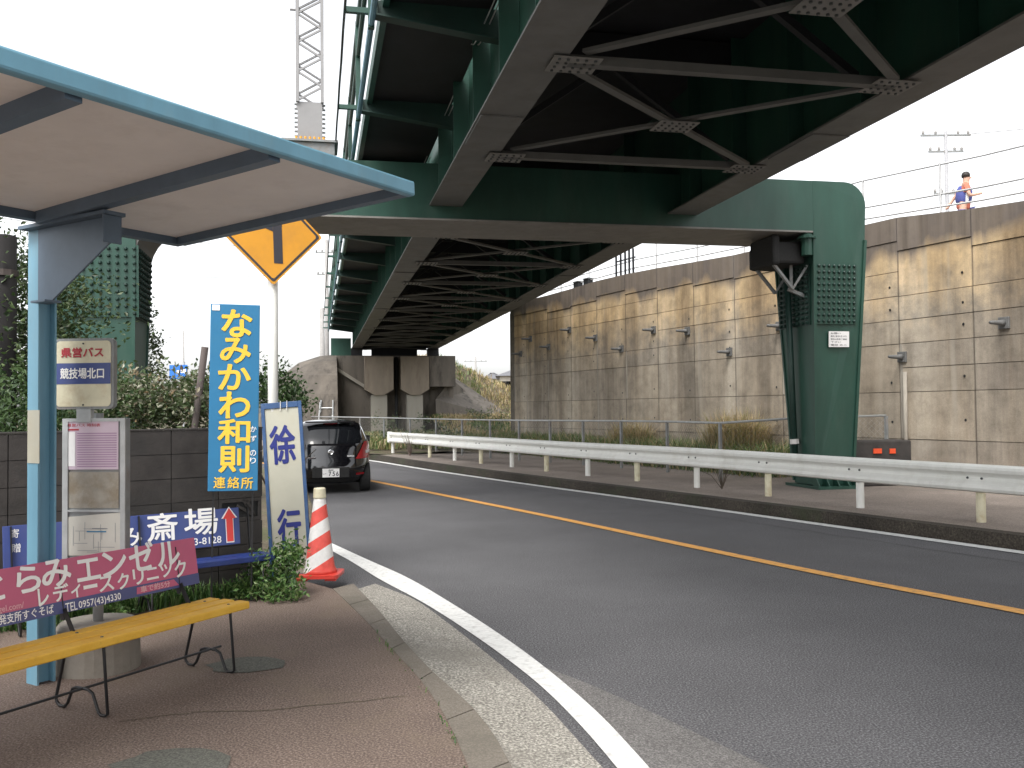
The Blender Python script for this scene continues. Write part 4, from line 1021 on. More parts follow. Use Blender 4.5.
# ---- block wall
UW = V3((.76, .65, 0)).normalized(); NW = V3((UW.y, -UW.x, 0))
w1 = P(205, 429.5, 7.75); WT = w1.z; w1 = V3((w1.x, w1.y, 0)); we = onplane(262, 450, w1, NW); we.z = 0
bw = thing('block_wall', we, 'dark grey concrete block wall behind the bus stop', 'wall')
q = MB(); q2 = MB(); q2.cur = 0
LW = 7.0; cz = WT; row = 0
deco = None
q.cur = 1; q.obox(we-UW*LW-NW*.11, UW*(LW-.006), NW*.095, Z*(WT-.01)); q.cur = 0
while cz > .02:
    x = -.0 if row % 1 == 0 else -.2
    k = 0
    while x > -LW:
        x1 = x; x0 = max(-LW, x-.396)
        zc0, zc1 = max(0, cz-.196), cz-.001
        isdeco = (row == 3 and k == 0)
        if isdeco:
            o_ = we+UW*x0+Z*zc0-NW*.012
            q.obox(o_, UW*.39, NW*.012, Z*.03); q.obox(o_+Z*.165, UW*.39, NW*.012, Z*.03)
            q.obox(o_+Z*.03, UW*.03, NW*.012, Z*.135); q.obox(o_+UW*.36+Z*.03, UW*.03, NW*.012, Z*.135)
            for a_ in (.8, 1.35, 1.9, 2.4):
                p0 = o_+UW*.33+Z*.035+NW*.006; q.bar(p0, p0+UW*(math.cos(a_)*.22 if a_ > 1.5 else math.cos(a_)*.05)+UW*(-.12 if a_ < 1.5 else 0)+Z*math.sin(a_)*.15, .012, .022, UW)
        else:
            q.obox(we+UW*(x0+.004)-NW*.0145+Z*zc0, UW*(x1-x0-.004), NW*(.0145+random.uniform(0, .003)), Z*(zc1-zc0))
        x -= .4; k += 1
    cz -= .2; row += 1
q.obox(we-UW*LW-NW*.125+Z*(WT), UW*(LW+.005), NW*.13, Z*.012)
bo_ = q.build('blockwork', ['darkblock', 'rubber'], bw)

# ---- blue bench
e1 = G(275, 554, .47)
bb = thing('park_bench', V3((e1.x, e1.y, ZW)), 'blue bench with a navy signboard as its back, close to the block wall', 'bench')
BB = -NW; BU = UW
q = MB()
for k in range(2): q.obox(V3((e1.x, e1.y, .425))+BB*(.125*k)-BU*2.0, BU*2.0, BB*.115, Z*.045)
q.build('seat', 'benchblue', bb, bevel=.005)
for s_ in (.10, 1.0, 1.9):
    o_ = V3((e1.x, e1.y, 0))-BU*s_; f = lambda d_, z_: o_+BB*d_+Z*z_
    q = MB(); q.tube([f(.02, .43), f(.0, ZW+.01), f(.03, ZW+.009), f(.10, ZW+.12), f(.2, ZW+.12), f(.27, ZW+.009), f(.3, ZW+.01), f(.26, .43)], .0085, 8); q.build('leg', 'black', bb, smooth=True)
    q = MB(); q.bar(f(.25, .425), f(.31, .84), .025, .008, BU); q.build('back_support', 'black', bb)
up2 = (Z*math.cos(.12)+BB*math.sin(.12)).normalized()
bd = Board(V3((e1.x, e1.y, .5))+BB*.28, BU, up2)
xr, y0 = bd.loc(240.5, 543.5); _, y1 = bd.loc(237.5, 507.5); XL, _ = bd.loc(3, 550)
q = MB(); bd.rect(q, XL, y0, xr, y1, 0, .015); bk2 = q.build('backboard', 'navy', bb, bevel=.003)
q = MB()
for ch_, cx, cy, w_, h_ in [('み', 131, 537, 22, 18), ('斎', 162.5, 527, 31, 28), ('場', 201, 521.5, 34, 27)]: bd.text(q, ch_, cx, cy, w_, h_, .03)
bd.text(q, '43-8128', 205, 540.8, 33, 7, .015)
for ch_, cx, cy in [('寄', 14.5, 533.5), ('贈', 16, 548)]: bd.text(q, ch_, cx, cy, 9, 9, .012)
q.build('lettering', 'whitetext', bk2)
def arrow(b_, mb, cx, cy, w_, h_, d_):
    x, y = b_.loc(cx, cy); kx, ky = b_.ppm(x, y); w_ /= kx; h_ /= ky
    lean = -.0
    b_.poly(mb, [(x-w_*.25, y-h_/2), (x+w_*.25, y-h_/2), (x+w_*.25, y+h_*.18), (x+w_*.5, y+h_*.18), (x, y+h_/2), (x-w_*.5, y+h_*.18), (x-w_*.25, y+h_*.18)], d_)
q = MB(); arrow(bd, q, 229.5, 524.5, 16, 36, .002); q.build('arrow_outline', 'whitetext', bk2)
q = MB(); arrow(bd, q, 229.5, 524.5, 13, 33.5, .004); q.build('arrow', 'redarrow', bk2)

# ---- bus stop sign
c = G(98, 678, ZW); c = c*((V3((c.x, c.y)).length+.24)/V3((c.x, c.y)).length); c.z = ZW
bs = thing('bus_stop_sign', c, 'rusty cream bus stop sign over a timetable case on a round concrete base', 'bus stop sign')
q = MB(); q.lathe(c, [(.245, 0), (.235, .26), (.215, .285)], 28); q.build('base', 'concrete', bs, smooth=False)
q = MB(); q.tube([c+Z*.28, c+Z*1.55], .03, 10); q.build('post', 'galv', bs, smooth=True)
fy = (c.y-.07)
ax_ = V3((math.cos(-.10), math.sin(-.10), 0))
bd = Board(V3((c.x, fy, 1.5)), ax_, Z)
x0, y0 = bd.loc(63, 560); x1, y1 = bd.loc(126, 418)
q = MB(); bd.rect(q, x0, y0, x1, y1, 0, .055); cs = q.build('timetable_case', 'rustgalv', bs, bevel=.006)
q = MB()
for xa, ya, xb_, yb_ in [(x0, y0, x0+.035, y1), (x1-.03, y0, x1, y1), (x0+.036, y1-.02, x1-.031, y1), (x0+.036, y0+(y1-y0)*.34, x1-.031, y0+(y1-y0)*.355)]: bd.rect(q, xa, ya, xb_, yb_, .012, .0115)
q.build('case_frame', 'galv', cs)
# upper notice
nx0, ny0 = bd.loc(65, 469.5); nx1, ny1 = bd.loc(119, 421)
q = MB(); bd.flat(q, nx0, ny0, nx1, ny1, .006); no = q.build('timetable_sheet', 'pinktext' if False else M('pale_lilac_paper', (.62, .50, .58), .6, .05, 6), cs)
q = MB(); H_ = ny1-ny0; W_ = nx1-nx0
for i in range(15): bd.flat(q, nx0+W_*.24, ny1-H_*(.24+.049*i), nx1-W_*.03, ny1-H_*(.262+.049*i), .008)
bd.flat(q, nx0+W_*.22, ny0+.006, nx0+W_*.225, ny1-H_*.2, .009); q.build('rows', M('mauve_print', (.40, .25, .38), .6, .1, 9), no)
q = MB(); bd.flat(q, nx0+.008, ny1-H_*.19, nx0+W_*.27, ny1-H_*.155, .008); bd.textm(q, '県営バス 時刻表', nx0+W_*.36, ny1-H_*.08, W_*.62, H_*.07, .01, .008)
q.build('heading', 'redtext', no)
q = MB(); bd.flat(q, nx0+.006, ny0+.02, nx0+W_*.2, ny1-H_*.22, .0075); q.build('margin', 'whitetext', no)
nx0, ny0 = bd.loc(68, 552); nx1, ny1 = bd.loc(124, 512)
q = MB(); bd.poly(q, [(nx0, ny0-.02), (nx1, ny0-.02), (nx1, ny1), (nx0, ny1-.03)], .006); no = q.build('route_map', M('map_paper', (.55, .53, .47), .6, .06, 6), cs)
q = MB(); H_ = ny1-ny0; W_ = nx1-nx0; rr = random.Random(5)
for i in range(9):
    xx = nx0+W_*rr.uniform(.08, .9); ya = ny0+H_*rr.uniform(0, .35); bd.flat(q, xx, ya, xx+.003, ya+H_*rr.uniform(.2, .5), .0075)
for i in range(8):
    yy = ny0+H_*rr.uniform(0, .6); xa = nx0+W_*rr.uniform(.05, .5); bd.flat(q, xa, yy, xa+W_*rr.uniform(.2, .45), yy+.003, .0085)
q.build('route_lines', M('map_grey', (.25, .26, .27), .6, .1, 9), no)
q = MB(); bd.flat(q, nx0+W_*.35, ny0+H_*.5, nx0+W_*.7, ny0+H_*.53, .0095); q.build('main_route', 'bannerblue', no)
q = MB(); xx0, yy0 = bd.loc(68, 508); xx1, yy1 = bd.loc(119, 472)
bd.flat(q, xx0, yy0, xx1, yy1, .004); q.build('old_backing', M('old_backing', (.33, .30, .25), .8, .25, 9, dirt=(.20, .15, .09), dirt_amt=.7), cs)
# sign plate
sx0, sy0 = bd.loc(55.5, 409.5); sx1, sy1 = bd.loc(115.5, 338)
def rrect(x0, y0, x1, y1, r, n=5):
    o_ = []
    for cx, cy, a0 in ((x1-r, y0+r, -90), (x1-r, y1-r, 0), (x0+r, y1-r, 90), (x0+r, y0+r, 180)):
        for k in range(n+1):
            a_ = math.radians(a0+90*k/n); o_.append((cx+r*math.cos(a_), cy+r*math.sin(a_)))
    return o_
q = MB(); q.slab([bd.pt(x, y, .02) for x, y in rrect(sx0, sy0, sx1, sy1, .035)], bd.n*-.04); pl = q.build('sign_frame', 'rustgalv', bs)
q = MB(); q.slab([bd.pt(x, y, .024) for x, y in rrect(sx0+.016, sy0+.016, sx1-.016, sy1-.016, .028)], bd.n*-.003); q.build('sign_face', 'cream', pl)
q = MB(); H_ = sy1-sy0; W_ = sx1-sx0
bd.flat(q, sx0+.016, sy0+H_*.355, sx1-.016, sy0+H_*.65, .026); q.build('blue_band', 'navy', pl)
q = MB(); bd.textm(q, '県営バス', (sx0+sx1)/2-.005, sy0+H_*.80, W_*.71, H_*.145, .035, .027); q.build('red_lettering', 'redtext', pl)
q = MB(); bd.textm(q, '競技場北口', (sx0+sx1)/2-.004, sy0+H_*.505, W_*.73, H_*.155, .025, .029); q.build('white_lettering', 'whitetext', pl)
q = MB()
for yy in (sy0+H_*.06, sy1-H_*.075): q.lathe(bd.pt((sx0+sx1)/2, yy, .024), [(.006, 0), (.005, .004)], 8, bd.n)
q.build('screw', 'bolt', pl)
q = MB(); q.box(bd.pt((sx0+sx1)/2, sy0-.03, -.0), .09, .04, .1, bd.ax); q.build('neck', 'galv', bs)

# ---- blue banner
yw = 7.5
tl, tr, brc, blc = P(210.5, 303.5, yw), P(260.2, 307, yw+.10), P(257.6, 492, yw+.06), P(207.6, 491.5, yw-.04)
ax_ = ((tr-tl)+(brc-blc)).normalized(); ay_ = ((tl-blc)+(tr-brc)).normalized(); ax_ = (ax_-ay_*ax_.dot(ay_)).normalized()
bn = thing('banner_sign', V3((blc.x+.2, blc.y, ZW)), 'tall blue sign with yellow vertical lettering standing at the block wall', 'sign')
bd = Board(blc, ax_, ay_); x1 = (brc-blc).length; y1 = (tl-blc).length
q = MB(); bd.rect(q, 0, 0, x1, y1, 0, .03); pan = q.build('panel', 'bannerblue', bn, bevel=.004)
q = MB()
for ch_, cx, cy, w_, h_ in [('な', 237, 323.5, 31, 28), ('み', 235.5, 350.5, 31, 26), ('か', 234.5, 377, 33, 26), ('わ', 234.5, 405, 32, 27), ('和', 234, 431.5, 33, 25), ('則', 234, 459, 31, 27)]:
    bd.text(q, ch_, cx, cy, w_, h_, .048, .004)
for ch_, cx, cy in [('連', 219.5, 482.5), ('絡', 233.5, 482.5), ('所', 247, 483)]: bd.text(q, ch_, cx, cy, 12, 11.5, .022, .004)
q.build('lettering', 'yellowtext', pan)
q = MB()
for ch_, cx, cy in [('か', 253.5, 429), ('ず', 253.5, 438.5), ('の', 253, 453), ('り', 253, 460.5)]: bd.text(q, ch_, cx, cy, 6, 6, .012, .004)
q.build('small_lettering', 'whitetext', pan)
q = MB(); bd.rect(q, .012, y1-.055, .072, y1-.008, .004, .003); q.build('sticker', 'whitetext', pan)
for xx in (.04, x1-.04):
    q = MB(); t_ = bd.pt(xx, .5, -.045); f_ = bd.pt(xx, 0, -.045); f_ = f_+(f_-t_)*((f_.z-ZW)/(t_.z-f_.z)); q.bar(f_, t_, .014, .014, ax_)
    q.build('stake', 'black', bn)

# ---- white "slow" board
ys = 8.62
tl, tr, brc, blc = P(260.5, 404, ys+.08), P(301.5, 403, ys+.12), P(313, 583, ys-.08), P(271.5, 588, ys-.12)
ax_ = ((tr-tl)+(brc-blc)).normalized(); ay_ = ((tl-blc)+(tr-brc)).normalized(); ax_ = (ax_-ay_*ax_.dot(ay_)).normalized()
sb = thing('slow_sign', V3(((blc.x+brc.x)/2, blc.y, ZW)), 'white board in a blue frame with two blue characters, leaning at the wall end', 'sign')
bd = Board(blc, ax_, ay_); x1 = (brc-blc).length; y1 = (tl-blc).length; yb0 = -(blc.z-ZW)/ay_.z
q = MB(); bd.rect(q, .02, yb0+.02, x1-.02, y1-.02, 0, .015); pan = q.build('panel', 'signboard', sb)
q = MB(); w_ = .032
for r_ in [(0, yb0, w_, y1), (x1-w_, yb0, x1, y1), (w_, y1-.055, x1-w_, y1), (w_, yb0, x1-w_, yb0+w_)]: bd.rect(q, *r_, .012, .04)
q.build('frame', 'signframe', sb, bevel=.003)
q = MB(); bd.text(q, '徐', 282.5, 444.5, 26, 39, .035, .003); q.build('character', 'bluetext', pan); q = MB(); bd.text(q, '行', 289.5, 528.5, 24, 40, .035, .003); q.build('character', 'bluetext', pan)
for xx in (.18, .24): MB().bar(bd.pt(xx, y1-.08, .016), bd.pt(xx+.005, y1+.01, .016), .006, .006, ax_).build('wire_tie', 'palesteel', sb)

# ---- leaning stick
a_ = P(193, 440, 8.6); b_ = P(205, 347, 8.6); a2 = a_+(a_-b_)*((a_.z-.06)/(b_.z-a_.z))
tag(MB().tube([a2, b_], .032, 10).build('wooden_stake', 'darkstake', None, a2, smooth=True), 'grey wooden stake leaning in the hedge beside the blue banner', 'stake')

# ---- road warning sign
pp = P(273, 388, 8.75); base = V3((pp.x, pp.y, .06))
rs_ = thing('warning_sign', base, 'yellow diamond warning sign on a white pole, partly behind the shelter roof', 'road sign')
q = MB(); q.tube([base, V3((pp.x, pp.y, 4.0))], .048, 14); q.build('pole', 'whitepaint', rs_, smooth=True)
cc = P(272.5, 234, 8.68); yaw = .5
ax_ = V3((math.cos(yaw), math.sin(yaw), 0)); ay_ = (Z+ax_*-.03).normalized()
bd = Board(V3((cc.x, 8.66, cc.z)), ax_, ay_); hd = .49
def diamond(r, c_=.04):
    o_ = []
    for k in range(4):
        a0 = math.pi/2*k-math.pi/2
        for s_ in (-1, 0, 1):
            a1 = a0+s_*.5; px_ = math.cos(a0)*(r-c_*1.414*.5); o_.append((math.cos(a0)*(r-c_)+math.cos(a1)*c_*.7, math.sin(a0)*(r-c_)+math.sin(a1)*c_*.7))
    return o_
q = MB(); q.slab([bd.pt(x, y, 0) for x, y in diamond(hd)], bd.n*-.012); pl = q.build('plate', 'warn', rs_)
q = MB()
A_, B_ = diamond(hd-.025), diamond(hd-.055)
n = len(A_); q.add([bd.pt(x, y, .002) for x, y in A_]+[bd.pt(x, y, .002) for x, y in B_], [(i, (i+1) % n, n+(i+1) % n, n+i) for i in range(n)]); q.build('border', 'darktext', pl)
q = MB(); bd.flat(q, .01, -.28, .095, .27, .003); bd.poly(q, [(-.29, .13), (.009, .02), (.009, .10), (-.26, .20)], .003); q.build('symbol', 'darktext', pl)
q = MB(); 
for z_ in (-.15, .15): q.box(V3((pp.x, pp.y, cc.z+z_)), .12, .11, .03, ax_)
q.build('clamp', 'galv', rs_)

# ---- cone
c = G(320, 577.5, ZW); c.z = ZW
tc_ = thing('traffic_cone', c, 'red and white striped traffic cone at the pavement corner', 'traffic cone')
q = MB(); q.slab([c+V3((x, y, .05)) for x, y in rrect(-.2, -.2, .2, .2, .06)], (0, 0, -.03))
for x, y in ((-.13, -.13), (.13, -.13), (.13, .13), (-.13, .13)): q.box(c+V3((x, y, .01)), .1, .1, .02)
q.build('base', 'conered', tc_)
q = MB(); q.lathe(c+Z*.05, [(.16, 0), (.15, .03), (.135, .06), (.058, .66), (.05, .70)], 32); q.build('cone_body', 'cone', tc_, smooth=True)
q = MB(); q.lathe(c+Z*.748, [(.058, -.01), (.060, .0), (.055, .075), (.048, .085)], 20); q.build('cap', 'cream', tc_)

# ---- planting
def plant(name, label, cat, blobs, size, mat, base, th=1.2, tr_=.06, group=None, limbs=5, asp=.5):
    t_ = thing(name, base, label, cat, group)
    q = MB(); trunk(q, base, th, tr_, limbs, th*.35); q.build('trunk' if cat == 'tree' else 'stems', 'bark', t_)
    q = MB(); crown(q, blobs, size, asp); q.build('crown' if cat == 'tree' else 'foliage', mat, t_)
def pc(px, py, Y): return P(px, py, Y)
def blob(px, py, Y, rx, rz, n, ry=None): return (P(px, py, Y), (rx, ry or rx, rz), n)
plant('broadleaf_tree', 'dark leafy tree rising behind the shelter post', 'tree', [blob(25, 330, 9.6, .85, .8, 4600), blob(10, 390, 9.3, .9, .7, 3800), blob(48, 365, 9.6, .35, .7, 2000), blob(28, 285, 9.8, .45, .5, 1700), blob(-40, 320, 9.5, .9, 1.0, 2600), blob(75, 415, 9.4, .6, .35, 1700)], .062, 'foliage', V3((-5.75, 9.9, .06)), 2.0, .1)
plant('broadleaf_tree', 'loose bushy tree peeking out right of the left pier leg', 'tree', [blob(141, 325, 16.6, .22, .7, 700), blob(147, 350, 16.6, .22, .5, 600), blob(140, 385, 16.4, .5, .4, 900)], .07, 'foliage', V3((-6.9, 16.8, .06)), 1.9, .08)
plant('hedge_shrub', 'pale flecked shrub above the block wall beside the blue banner', 'shrub', [blob(185, 402, 8.9, .5, .26, 2000), blob(155, 405, 8.8, .4, .26, 1400)], .055, 'hedge', V3((-3.2, 8.9, .06)), 1.0, .03, 'shrubs behind the block wall')
plant('hedge_shrub', 'yellow and white flecked shrub above the wall right of the bus stop sign', 'shrub', [blob(128, 408, 8.7, .42, .30, 1700), blob(110, 392, 8.9, .3, .2, 600)], .055, 'hedge', V3((-3.75, 8.7, .06)), 1.0, .03, 'shrubs behind the block wall')
plant('hedge_shrub', 'shrub with pale leaves between the leaning stake and the blue banner', 'shrub', [blob(206, 398, 9.0, .3, .28, 1000), blob(225, 400, 9.2, .4, .3, 700)], .055, 'hedge', V3((-2.95, 9.0, .06)), 1.0, .03, 'shrubs behind the block wall')
plant('hedge_shrub', 'dark shrub behind the bus stop sign and shelter post', 'shrub', [blob(60, 415, 8.3, .7, .35, 1800), blob(5, 420, 8.0, .7, .4, 1500)], .06, 'bushdark', V3((-4.3, 8.2, .06)), 1.0, .03, 'shrubs behind the block wall')
plant('hedge_shrub', 'dark green shrub above the white board at the pole foot', 'shrub', [blob(284, 393, 9.6, .20, .22, 700), blob(268, 385, 9.6, .16, .26, 500), blob(288, 402, 9.4, .22, .15, 600)], .055, 'bushdark', V3((-2.35, 9.5, .06)), 1.2, .03, 'shrubs behind the block wall')
c = G(279, 599, ZW)
wd = thing('weed_plant', V3((c.x, c.y, ZW)), 'bushy green weed at the foot of the white board', 'weed')
q = MB()
for k in range(8): q.tube([V3((c.x, c.y, ZW)), V3((c.x+random.gauss(0, .12), c.y+random.gauss(0, .1), ZW+random.uniform(.2, .4)))], .006, 5)
q.build('stems', 'bushdark', wd)
q = MB(); crown(q, [(V3((c.x-.05, c.y+.05, ZW+.22)), (.22, .16, .2), 900), (V3((c.x-.2, c.y, ZW+.10)), (.16, .12, .10), 400), (V3((c.x+.06, c.y+.1, ZW+.33)), (.13, .12, .13), 350), (V3((c.x+.02, c.y-.1, ZW+.08)), (.2, .1, .08), 350)], .05, .45); q.build('foliage', 'weed', wd)
q = MB()
for k in range(900):
    x = -random.random()*4.2; d_ = random.uniform(.03, .22); p = we+UW*x+NW*d_; p.z = ZW if p.z < ZW else p.z
    for _k in range(3): blade(q, p+V3((random.gauss(0, .03), random.gauss(0, .03), 0)), random.uniform(.05, .2), random.uniform(.2, .9), .007)
crown(q, [(we+UW*-x+NW*.3+Z*(ZW+.05), (.2, .15, .09), 160) for x in (1.4, 1.8, 2.3, 2.7, 3.1)], .045)
tag(q.build('wall_weeds', 'weed'), 'low green weeds along the foot of the block wall behind the benches', 'weeds', None, 'stuff')

# dark post at the far left
c = P(8, 300, 9.0); q = MB(); q.tube([V3((c.x-.05, c.y, .06)), V3((c.x-.05, c.y, 3.4))], .13, 12, r1=.12); dpst = q.build('wooden_pole', 'darkpole', None, V3((c.x-.05, c.y, .06)), smooth=True)
tag(dpst, 'dark brown wooden pole behind the shelter at the left edge', 'pole')
q = MB(); q.tube([V3((c.x-.05, c.y, 3.0)), V3((c.x-.05, c.y, 3.06))], .136, 12); q.build('band', 'darkstake', dpst)

# ------------------------------------------------------------------ distant poles, sign, houses
def upole(px, ytop, Y, label, r=.16, arms=(), mat='polecon'):
    t_ = P(px, ytop, Y); b0 = V3((t_.x, t_.y, 0)); o_ = thing('utility_pole', b0, label, 'utility pole', 'utility poles in the distance')
    MB().tube([b0, t_], r, 10, r1=r*.7).build('pole', mat, o_, smooth=True)
    for dz, w_ in arms:
        MB().bar(t_-Z*dz-V3((w_/2, 0, 0)), t_-Z*dz+V3((w_/2, 0, 0)), .08, .08).build('crossarm', 'rustgalv', o_)
        q = MB()
        for k in (-.45, -.2, .25, .45): q.lathe(t_-Z*dz+V3((w_*k, 0, .05)), [(.05, 0), (.07, .08), (.03, .18)], 6)
        q.build('insulator', 'polecon', o_)
    return t_
up1 = upole(326.5, 240, 58, 'tall grey utility pole just left of the far walkway', .16, ((.8, 1.4), (2.2, 1.2)))
up2_ = upole(322, 308, 64, 'shorter grey utility pole close beside the tall one at the far walkway', .22, ())
up3 = upole(945.5, 131, 42, 'pale utility pole with crossarms behind the runner on the wall', .11, ((.2, 2.3), (.95, 1.6), (2.9, 1.2)), 'polepale')
up4 = upole(475.5, 357, 120, 'thin distant utility pole above the dry grass slope', .17, ((.6, 3), ))
up5 = upole(183.5, 331, 60, 'thin distant pole beside the small blue road sign', .06)
def wire(name, a_, b_, sag, label):
    pts = [a_.lerp(b_, k/12)-Z*sag*4*(k/12)*(1-k/12) for k in range(13)]
    tag(MB().tube(pts, .018, 4).build(name, 'polecon', None, a_), label, 'power line', 'overhead power lines')
wire('power_line', up1-Z*.7+V3((-.6, 0, 0)), V3((-32, 40, 12)), .5, 'upper overhead wire running left from the tall utility pole')
wire('power_line', up1-Z*2.1+V3((-.6, 0, 0)), V3((-32, 42, 8.7)), .5, 'lower overhead wire running left from the tall utility pole')
wire('power_line', up3-Z*.15+V3((1.1, 0, 0)), up3+V3((30, -4, 3.0)), .5, 'overhead wire running right from the pole behind the runner')
c = P(179.5, 372, 45); b0 = V3((P(184, 372, 45).x, 45, 0)); ds = thing('direction_sign', b0, 'small blue direction sign far behind the hedge', 'road sign')
MB().tube([b0, V3((b0.x, 45, c.z+.5))], .05, 8).build('pole', 'galv', ds)
bd = Board(c+V3((0, -.1, 0)), (1, 0, 0), Z); q = MB(); bd.rect(q, -.46, -.34, .42, .34, 0, .03); pl = q.build('plate', 'bluesign', ds)
q = MB(); bd.rect(q, -.1, -.06, .06, .08, .004, .003); bd.rect(q, .1, -.05, .25, .12, .004, .003); bd.rect(q, .28, -.1, .34, .14, .004, .003); q.build('marks', 'whitetext', pl)
def house(px0, px1, pyb, pye, pyr, Y, label):
    x0 = P(px0, pyb, Y).x; x1 = P(px1, pyb, Y).x; ze = P(px0, pye, Y).z; zr = P(px0, pyr, Y).z; zb__ = 0
    o_ = thing('house', V3(((x0+x1)/2, Y, 0)), label, 'house', 'houses beyond the slope')
    q = MB(); q.box(((x0+x1)/2, Y+4, ze/2), x1-x0, 8, ze); q.build('wall', 'housewall', o_)
    q = MB(); e_ = .5; ym = Y+4
    A_ = [V3((x0-e_, Y-e_, ze)), V3((x1+e_, Y-e_, ze)), V3((x1+e_, Y+8+e_, ze)), V3((x0-e_, Y+8+e_, ze)), V3((x0+1.5, ym, zr)), V3((x1-1.5, ym, zr))]
    q.add(A_, [(0, 1, 5, 4), (2, 3, 4, 5), (1, 2, 5), (3, 0, 4), (3, 2, 1, 0)]); q.build('roof', 'roof', o_)
    for k in range(3):
        xc = lerp(x0, x1, (k+.5)/3); q = MB(); q.box((xc, Y-.02, ze-1.1), 1.3, .06, 1.0); q.build('window', 'glass', o_)
house(482, 502, 410, 379, 371.5, 118, 'grey roofed house nearest the pole beyond the dry slope')
house(500, 530, 410, 376, 368, 104, 'wider grey roofed house partly hidden by the end of the retaining wall')
# grey frame by the abutment
c = P(326, 417, 46); b0 = V3((c.x, 46, .2)); q = MB(); z1 = P(326, 400, 46).z
for s_ in (-.33, .33): q.tube([b0+V3((s_, 0, 0)), V3((b0.x+s_*.9, 46.3, z1))], .035, 6)
q.tube([b0+V3((-.33, -.6, 0)), V3((b0.x-.33, 46.25, z1-.1))], .035, 6)
for k in range(1, 5):
    zz = lerp(.2, z1, k/5); q.tube([V3((b0.x-.32, 46+.06*k, zz)), V3((b0.x+.32, 46+.06*k, zz))], .03, 6)
tag(q.build('step_ladder', 'galv', None, b0), 'grey metal ladder frame standing before the abutment above the car roof', 'ladder')

# ------------------------------------------------------------------ person on the wall
pxp = P(962, 176, 20.3); zft = pxp.z-1.66+.06; pc0 = V3((pxp.x, pxp.y, 0))
ps = thing('person', V3((pxp.x, pxp.y, zft)), 'runner in a red shirt and navy and white bib on top of the wall', 'person')
fw = V3((.95, -.3, 0)).normalized(); lf = V3((-fw.y, fw.x, 0))
def skin(name, joints, edges, mat, root):
    me = bpy.data.meshes.new(name); J = list(joints)
    me.from_pydata([tuple(joints[j][0]) for j in J], [(J.index(a), J.index(b)) for a, b in edges], [])
    o_ = bpy.data.objects.new(name, me); COL.objects.link(o_)
    md = o_.modifiers.new('skin', 'SKIN'); 
    for j, sv in zip(J, me.skin_vertices[0].data): sv.radius = (joints[j][1], joints[j][2] if len(joints[j]) > 2 else joints[j][1])
    me.skin_vertices[0].data[J.index(root)].use_root = True
    s_ = o_.modifiers.new('sub', 'SUBSURF'); s_.levels = 1; s_.render_levels = 1
    dg = bpy.context.evaluated_depsgraph_get(); m2 = bpy.data.meshes.new_from_object(o_.evaluated_get(dg))
    bpy.data.objects.remove(o_); m2.materials.append(mt[mat])
    for p_ in m2.polygons: p_.use_smooth = True
    o2 = bpy.data.objects.new(name, m2); COL.objects.link(o2); return o2
def pj(f_, l_, z_): return fw*f_+lf*l_+Z*z_
jt = {'pel': (pj(0, 0, .92), .14), 'bel': (pj(.02, 0, 1.05), .125), 'chest': (pj(.05, 0, 1.25), .15), 'neck': (pj(.07, 0, 1.43), .055), 'head': (pj(.09, 0, 1.54), .085), 'crown': (pj(.09, 0, 1.62), .08),
      'hl': (pj(.0, .09, .88), .09), 'kl': (pj(.28, .09, .55), .065), 'al': (pj(.12, .09, .13), .04), 'tl': (pj(.26, .09, .03), .03),
      'hr': (pj(.0, -.09, .88), .09), 'kr': (pj(-.1, -.09, .5), .065), 'ar': (pj(-.42, -.09, .42), .04), 'tr': (pj(-.46, -.09, .30), .03),
      'sl': (pj(.05, .19, 1.37), .055), 'el': (pj(-.15, .26, 1.15), .042), 'wl': (pj(-.26, .22, .97), .032), 'fl': (pj(-.32, .20, .92), .03),
      'sr': (pj(.05, -.19, 1.37), .055), 'er': (pj(.10, -.26, 1.10), .042), 'wr': (pj(.30, -.18, 1.14), .032), 'fr': (pj(.37, -.16, 1.16), .03)}
bo = skin('body', jt, [('pel', 'bel'), ('bel', 'chest'), ('chest', 'neck'), ('neck', 'head'), ('head', 'crown'), ('pel', 'hl'), ('hl', 'kl'), ('kl', 'al'), ('al', 'tl'), ('pel', 'hr'), ('hr', 'kr'), ('kr', 'ar'), ('ar', 'tr'), ('chest', 'sl'), ('sl', 'el'), ('el', 'wl'), ('wl', 'fl'), ('chest', 'sr'), ('sr', 'er'), ('er', 'wr'), ('wr', 'fr')], 'skin', 'pel'); bo.parent = ps
js = {'a': (pj(.0, 0, .80), .165), 'b': (pj(.03, 0, 1.12), .15), 'c': (pj(.05, 0, 1.27), .172), 'sl': (pj(.05, .19, 1.36), .075), 'el': (pj(-.10, .245, 1.20), .06), 'sr': (pj(.05, -.19, 1.36), .075), 'er': (pj(.09, -.24, 1.17), .06)}
o_ = skin('shirt', js, [('a', 'b'), ('b', 'c'), ('c', 'sl'), ('sl', 'el'), ('c', 'sr'), ('sr', 'er')], 'red', 'a'); o_.parent = ps
sh_ = skin('shorts', {'a': (pj(0, 0, .95), .16), 'l': (pj(.12, .09, .74), .10), 'r': (pj(-.04, -.09, .74), .10)}, [('a', 'l'), ('a', 'r')], 'bib', 'a'); sh_.parent = ps
o_ = skin('bib', {'a': (pj(.0, 0, .90), .19), 'b': (pj(.03, 0, 1.13), .185), 'c': (pj(.05, 0, 1.42), .195)}, [('a', 'b'), ('b', 'c')], 'bib', 'a'); o_.parent = ps
q = MB(); q.slab([pj(.03, -.192, .98), pj(.09, -.188, .98), pj(.11, -.198, 1.32), pj(.05, -.204, 1.32)], lf*.03); ob = q.build('bib_stripe', 'clothwhite', None, (0, 0, 0)); ob.parent = ps
